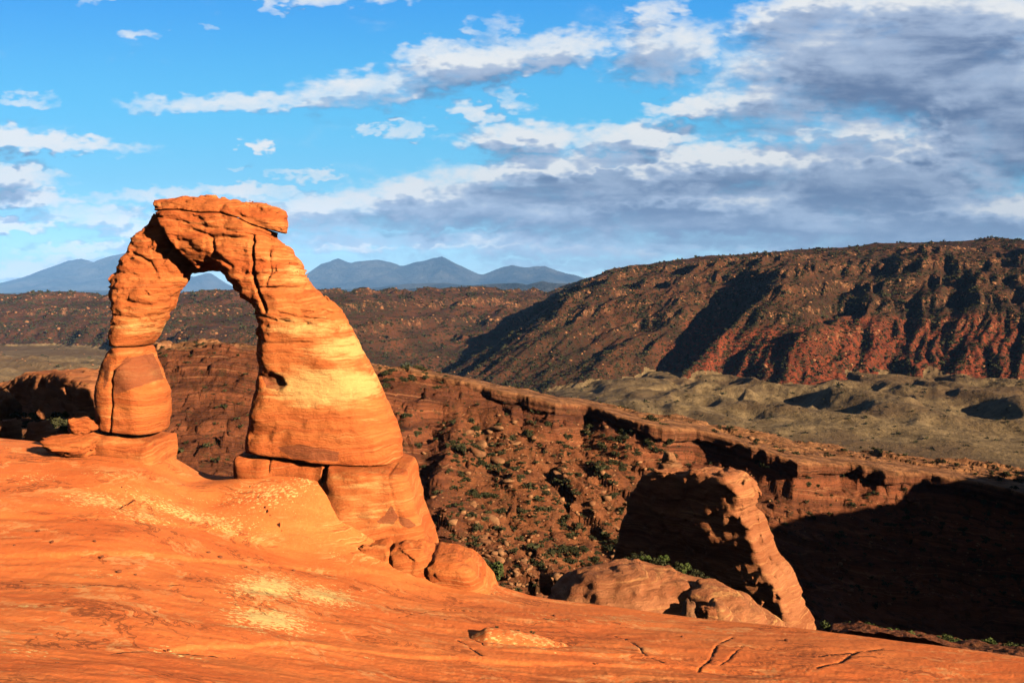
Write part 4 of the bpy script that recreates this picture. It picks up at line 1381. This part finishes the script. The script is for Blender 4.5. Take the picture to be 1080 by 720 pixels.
oo = [out_sz(*p) for p in [(8, 470), (12, 436), (18, 416), (24, 402), (36, 397), (52, 391), (70, 392), (86, 389), (98, 394), (108, 399), (116, 404), (119, 470)]]
oq = np.array(oo)
x, y, z, o3 = vol(oq[:, 0].min() - .8, oq[:, 0].max() + .8, -4, 4, oq[:, 1].min(), oq[:, 1].max() + .6, .15)
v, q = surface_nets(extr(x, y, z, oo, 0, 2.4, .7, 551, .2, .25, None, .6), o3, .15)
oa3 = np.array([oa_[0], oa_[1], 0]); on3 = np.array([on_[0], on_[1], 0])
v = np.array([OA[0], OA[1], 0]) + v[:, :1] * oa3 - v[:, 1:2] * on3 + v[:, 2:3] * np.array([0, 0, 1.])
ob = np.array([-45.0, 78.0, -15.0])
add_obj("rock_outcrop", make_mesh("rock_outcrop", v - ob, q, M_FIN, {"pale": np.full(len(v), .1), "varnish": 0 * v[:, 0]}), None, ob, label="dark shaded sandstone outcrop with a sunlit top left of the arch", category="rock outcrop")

# domes between the rim and the fin
lobe("rock_slab", [(481, 700), (486, 682), (496, 671), (512, 666), (534, 666), (566, 670), (596, 678), (622, 690), (640, 704), (640, 720), (481, 720)], 29.9, 1.25, 1.15, 721, M_SLICK, .055, .035, .40, lambda a, b: -.75 * np.maximum(P(0, 666, 29.9)[2] - b, 0), .03, label="low pale yellowish slab with a split end on the foreground slickrock", category="rock slab")
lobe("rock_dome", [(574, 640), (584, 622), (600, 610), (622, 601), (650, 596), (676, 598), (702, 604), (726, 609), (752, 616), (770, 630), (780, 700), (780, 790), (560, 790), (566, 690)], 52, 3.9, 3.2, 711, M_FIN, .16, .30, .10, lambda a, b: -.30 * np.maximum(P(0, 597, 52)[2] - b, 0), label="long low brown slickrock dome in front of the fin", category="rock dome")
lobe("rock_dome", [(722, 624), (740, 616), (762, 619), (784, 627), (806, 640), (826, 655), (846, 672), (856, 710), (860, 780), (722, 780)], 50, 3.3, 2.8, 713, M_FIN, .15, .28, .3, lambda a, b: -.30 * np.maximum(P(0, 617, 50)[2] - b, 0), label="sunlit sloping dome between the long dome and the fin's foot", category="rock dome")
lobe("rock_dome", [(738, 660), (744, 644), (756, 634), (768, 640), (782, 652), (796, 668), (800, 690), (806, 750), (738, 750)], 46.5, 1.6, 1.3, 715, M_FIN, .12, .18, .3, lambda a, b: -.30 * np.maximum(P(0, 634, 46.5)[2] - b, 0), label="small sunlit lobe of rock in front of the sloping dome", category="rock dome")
big_rock("boulder", 718, 738, 634, 660, 43.5, 1.5, M_BOULD, 541, 4, 0, .2, 8, .14, .08, .6, .3, label="pale wedge shaped boulder wedged at the foot of the long dome", category="boulder")
big_rock("boulder", 736, 754, 638, 662, 43, 1.3, M_FIN, 543, 4, 0, .7, 8, .14, .08, .6, .3, label="brown upright boulder beside the pale wedge boulder", category="boulder")
big_rock("boulder", 566, 584, 602, 622, 58, 1.6, M_FIN, 547, 4, 0, .7, 8, .12, .10, .6, .3, label="brown boulder at the left end of the long dome", category="boulder")

# ------------------------------------------------------------------ shrubs
rng = np.random.RandomState(7)


def leaf_cloud(nleaf, seed, flat=.75, size=.10):
    """many small leaf faces in uneven clumps, unit radius"""
    rs = np.random.RandomState(seed)
    ncl = rs.randint(6, 10)
    cen = rs.normal(size=(ncl, 3)); cen /= np.linalg.norm(cen, axis=1)[:, None]
    cen *= rs.uniform(.30, .72, (ncl, 1)); cen[:, 2] = np.abs(cen[:, 2]) * flat + .18
    rad = rs.uniform(.22, .42, ncl)
    w = rs.randint(0, ncl, nleaf)
    d = rs.normal(size=(nleaf, 3)); d /= np.linalg.norm(d, axis=1)[:, None]
    c = cen[w] + d * (rad[w] * rs.uniform(.45, 1.0, nleaf) ** .6)[:, None]
    c[:, 2] = np.maximum(c[:, 2], .03)
    a = rs.normal(size=(nleaf, 3)); a /= np.linalg.norm(a, axis=1)[:, None]
    b = np.cross(a, rs.normal(size=(nleaf, 3))); b /= np.linalg.norm(b, axis=1)[:, None]
    sz = size * rs.uniform(.6, 1.4, (nleaf, 1))
    v = np.stack([c - a * sz, c + b * sz * .6, c + a * sz, c - b * sz * .6], 1).reshape(-1, 3)
    return v, np.arange(nleaf * 4).reshape(-1, 4), cen


def stems(cen, r=.03):
    vs, fs = [], []
    for c in cen:
        b = np.array([0, 0, -.1]); n0 = len(vs) * 1
        base = sum(len(q_) for q_ in vs)
        d = (c - b) / np.linalg.norm(c - b)
        u_ = np.cross(d, (1, 0, 0)); u_ /= np.linalg.norm(u_); w_ = np.cross(d, u_)
        ring = []
        for t, rr in ((0, r), (1, r * .35)):
            p_ = b + (c - b) * t
            ring += [p_ + rr * (math.cos(k_) * u_ + math.sin(k_) * w_) for k_ in (0, 2.094, 4.189)]
        vs.append(np.array(ring))
        fs += [(base + i, base + (i + 1) % 3, base + 3 + (i + 1) % 3, base + 3 + i) for i in range(3)]
    return np.concatenate(vs), np.array(fs)


SHRUBS = []
for i in range(5):
    lv, lf, cen = leaf_cloud(420, 600 + i)
    sv, sf = stems(cen)
    mats = M_LEAFG if i == 4 else M_LEAF
    SHRUBS.append((make_mesh("foliage", lv, lf, mats, None, False), make_mesh("stem", sv, sf, M_STEM)))


def shrub(kind, loc, size, label, group, turn=0.0, squash=.8):
    e = add_empty("shrub", loc, label=label, category="shrub", group=group)
    e.rotation_euler = (0, 0, turn)
    e.scale = (size, size, size * squash)
    for nm, me in zip(("foliage", "stem"), SHRUBS[kind]):
        add_obj(nm, me, e)
    return e


# candidate spots: pixels thrown over the visible canyon, weighted by where scrub grows
def scatter(n, box, seed):
    rs = np.random.RandomState(seed)
    px = rs.uniform(box[0], box[2], n); py = rs.uniform(box[1], box[3], n)
    X, Y, Z, ok = visible_hits(px, py, KZ, cu, rows[:, 0], None)
    return px[ok], py[ok], X[ok], Y[ok], Z[ok], rs


GS = "shrubs scattered over the canyon scree slope"
px, py, X, Y, Z, rs = scatter(2600, (430, 425, 720, 620), 701)
dens = fbm(X * .11, Y * .06, 0, 3, 703) + .25 * rs.normal(size=len(X))
keep = np.argsort(-dens)[:185]
for i in keep:
    shrub(rs.randint(0, 4), (X[i], Y[i], Z[i] - .05), rs.uniform(.45, 1.15) * Y[i] / 105, "dark green scrub bush growing on the canyon scree slope", GS, rs.uniform(0, 6.3), rs.uniform(.6, .95))
px, py, X, Y, Z, rs = scatter(500, (700, 455, 1080, 560), 705)
for i in np.argsort(-fbm(X * .08, Y * .2, 0, 3, 707) - .4 * rs.rand(len(X)))[:45]:
    shrub(rs.randint(0, 4), (X[i], Y[i], Z[i] - .05), rs.uniform(.5, 1.1), "dark bush on the ledges right of and beyond the fin", "bushes on the ledges beyond the fin", rs.uniform(0, 6.3))
px, py, X, Y, Z, rs = scatter(300, (400, 388, 480, 412), 709)
for i in range(0, min(26, len(X))):
    shrub(rs.randint(0, 4), (X[i], Y[i], Z[i] - .05), rs.uniform(.6, 1.2), "dark bush on the flat rim just right of the arch", "bushes on the rim beside the arch", rs.uniform(0, 6.3))
for i, (a, b, Y_, s_) in enumerate([(30, 446, 60, .9), (44, 450, 58, .9), (60, 446, 60, 1.1), (74, 450, 58, .8), (52, 438, 64, 1.1), (36, 438, 65, 1.0), (86, 448, 60, .7), (66, 438, 66, .9), (22, 436, 67, .8), (94, 440, 64, .6)]):
    q_ = P(a, b, Y_)
    shrub(4 if i % 2 else 1, (q_[0], q_[1], q_[2] - .3), s_, "green bush in the hollow under the dark outcrop left of the arch", "bushes below the dark outcrop", i * 1.3)
for i, (a, b, Y_, s_) in enumerate([(665, 596, 57, .7), (680, 599, 57, .8), (694, 601, 56.5, .9), (708, 604, 56, .8), (722, 607, 55.5, .8), (736, 611, 55, .7), (672, 592, 59, .7), (700, 597, 58, .7), (748, 616, 54.5, .5)]):
    q_ = P(a, b - 9, Y_)
    shrub((1, 4, 2)[i % 3], (q_[0], q_[1], q_[2] - .4), s_ * 1.1, "bush in the pocket between the long dome and the dark fin", "bushes between dome and fin", i * 2.1)
for i in range(38):
    a = 866 + i * 5.8 + rng.uniform(-3, 3)
    Y_ = rng.uniform(55, 63)
    b = np.interp(a, [865, 1080], [669, 691]) + rng.uniform(-2, 6)
    q_ = P(a, b, Y_)
    q_[2] = can_z(q_[0], q_[1])
    shrub(4 if i % 3 else 0, (q_[0], q_[1], q_[2] - .1), rng.uniform(.5, 1.0), "bush along the shadowed canyon floor just over the slickrock edge", "bushes along the canyon floor at the slickrock edge", i * 1.7)
q_ = P(514, 604, 62)
shrub(4, (q_[0], q_[1], q_[2] - .5), 1.5, "single bright green tall bush right behind the sloping orange knob", None, .4, 1.3)
for a, b in [(523, 664), (538, 667), (545, 667.5), (562, 669)]:
    q_ = fgP(a, b)
    shrub(1, (q_[0], q_[1], q_[2] + .05), .16, "tiny dark tuft along the upper edge of the pale slab", "tufts along the pale slab", a, .7)

# boulders on the scree
BM = [make_mesh("boulder", *(lambda t: (t[0], t[1]))(rock_shape(2, 800 + i, 7, .015, .05, .2)), M_BOULD, None, False) for i in range(8)]
px, py, X, Y, Z, rs = scatter(3000, (425, 430, 740, 622), 711)
dens = fbm((X + .4 * Y) * .12, Y * .03, 4, 3, 713) + .22 * rs.normal(size=len(X))
dens = dens - 9 * (Y > 122)
keep = np.argsort(-dens)[:260]
for i in keep:
    s_ = min(.85, .19 * (1 + rs.pareto(2.6))) * Y[i] / 110
    add_obj("boulder", BM[rs.randint(0, 8)], None, (X[i], Y[i], Z[i] + s_ * .15), label="tan angular boulder lying on the canyon scree slope", category="boulder", group="boulders on the canyon scree slope").scale = (s_ * rs.uniform(.9, 1.8), s_ * rs.uniform(.7, 1.2), s_ * rs.uniform(.4, .9))
for o in [o for o in C.objects if o.get("group") == "boulders on the canyon scree slope"]:
    o.rotation_euler = (rng.uniform(-.4, .4), rng.uniform(-.4, .4), rng.uniform(0, 6.3))

# loose stones on the bare slickrock
SM = [make_mesh("stone", *rock_shape(2, 840 + i, 9, .06, .06), M_FIN, {"pale": np.zeros(len(ICO[2][0])), "varnish": np.ones(len(ICO[2][0]))}, True) for i in range(3)]
for (a, b) in [(15, 576), (18, 684), (55, 572), (100, 571), (143, 606), (125, 604), (220, 583), (165, 645), (178, 686), (147, 691), (163, 706), (232, 588), (108, 588), (60, 700), (356, 655), (470, 655), (210, 614), (585, 650), (720, 672), (830, 676), (40, 560), (260, 598), (310, 602), (630, 700)]:
    q_ = fgP(a, b)
    s_ = rng.uniform(.035, .08) * q_[1] / 30
    o = add_obj("stone", SM[rng.randint(0, 3)], None, (q_[0], q_[1], q_[2] + s_ * .4), label="small dark stone lying loose on the bare slickrock", category="stone", group="loose stones on the slickrock")
    o.scale = (s_ * 1.3, s_, s_ * .8); o.rotation_euler = (0, 0, rng.uniform(0, 6.3))


# scrub and rubble that nobody could count
def bulk(name, tmpl_v, tmpl_f, X, Y, Z, size, mat, seed, lab, squash=.75, sm=False):
    rs = np.random.RandomState(seed)
    n_ = len(X); k_ = len(tmpl_v)
    a = rs.uniform(0, 6.28, n_)
    ca, sa = np.cos(a), np.sin(a)
    jit = 1 + .35 * rs.normal(size=(n_, k_, 1)).clip(-1.5, 1.5) * .5
    t = tmpl_v[None] * jit
    sx = (size * rs.uniform(.7, 1.3, n_))[:, None]; sy = (size * rs.uniform(.7, 1.3, n_))[:, None]; sz = (size * squash * rs.uniform(.7, 1.3, n_))[:, None]
    vx = t[..., 0] * sx; vy = t[..., 1] * sy
    v = np.stack([X[:, None] + vx * ca[:, None] - vy * sa[:, None], Y[:, None] + vx * sa[:, None] + vy * ca[:, None], Z[:, None] + t[..., 2] * sz], -1)
    f = (tmpl_f[None] + (np.arange(n_) * k_)[:, None, None]).reshape(-1, tmpl_f.shape[1])
    add_obj(name, make_mesh(name, v.reshape(-1, 3), f, mat, None, sm), kind='stuff', label=lab)


def throw(n_, box, Zg, cus, rws, seed):
    rs = np.random.RandomState(seed)
    px = rs.uniform(box[0], box[2], n_); py = rs.uniform(box[1], box[3], n_)
    X, Y, Z, ok = visible_hits(px, py, Zg, cus, rws, None)
    return X[ok], Y[ok], Z[ok], rs


lt_v, lt_f, _c = leaf_cloud(15, 901, .7, .42)
X, Y, Z, rs = throw(85000, (-60, 250, 1140, 480), np.maximum(VZ, -1e9), vu, vr[:, 0], 903)
gi_ = on_grid(X, Y, VX, VY, vclay, vu, vr[:, 0])
keep = (rs.rand(len(X)) < np.where(gi_ > .5, .03, .9)) & (fbm(X * .012, Y * .006, 0, 3, 905) + .6 * rs.rand(len(X)) > .02)
X, Y, Z = X[keep], Y[keep], Z[keep]
bulk("desert_scrub", lt_v, lt_f, X, Y, Z - .1, rs.gamma(3.0, .45, len(X)) * np.clip(Y / 1100, .6, 1.5) + .3, M_LEAF, 907, "dark scrub dotting the far hill, mesa and valley")
X, Y, Z, rs = throw(9000, (-60, 250, 1140, 400), VZ, vu, vr[:, 0], 913)
keep = on_grid(X, Y, VX, VY, vledge, vu, vr[:, 0]) + .35 * rs.rand(len(X)) > .28
X, Y, Z = X[keep], Y[keep], Z[keep]
bulk("rubble", *ICO[1], X, Y, Z, rs.gamma(2.0, .40, len(X)) * np.clip(Y / 1200, .6, 1.4) + .3, M_BOULD, 915, "broken rock rubble on the far hill and mesa slopes", .7)
lt_v2, lt_f2, _c = leaf_cloud(60, 921, .7, .22)
X, Y, Z, rs = throw(17000, (150, 360, 1100, 640), KZ, cu, rows[:, 0], 923)
sc_ = on_grid(X, Y, KX, KY, kscree, cu, rows[:, 0]); tp_ = on_grid(X, Y, KX, KY, ktop, cu, rows[:, 0])
keep = (fbm(X * .09, Y * .07, 1, 3, 925) + .3 * rs.normal(size=len(X)) > .05) & (rs.rand(len(X)) < .12 + .75 * sc_ + .55 * tp_)
X, Y, Z = X[keep], Y[keep], Z[keep]
bulk("undergrowth", lt_v2, lt_f2, X, Y, Z - .05, rs.gamma(3.0, .11, len(X)) + .10, M_LEAF, 927, "low sparse scrub over the canyon slope and rim")
X, Y, Z, rs = throw(9000, (380, 380, 1100, 640), KZ, cu, rows[:, 0], 933)
sc_ = on_grid(X, Y, KX, KY, kscree, cu, rows[:, 0]); tp_ = on_grid(X, Y, KX, KY, ktop, cu, rows[:, 0])
keep = rs.rand(len(X)) < .05 + .7 * sc_ + .35 * tp_
X, Y, Z = X[keep], Y[keep], Z[keep]
rv, rf = rock_shape(1, 941, 9, .05, .05)
bulk("scree_rubble", rv, rf, X, Y, Z, np.minimum(.08 + .08 * rs.pareto(2.4, len(X)), .6), M_BOULD, 935, "small broken rubble strewn over the canyon slope", .8)
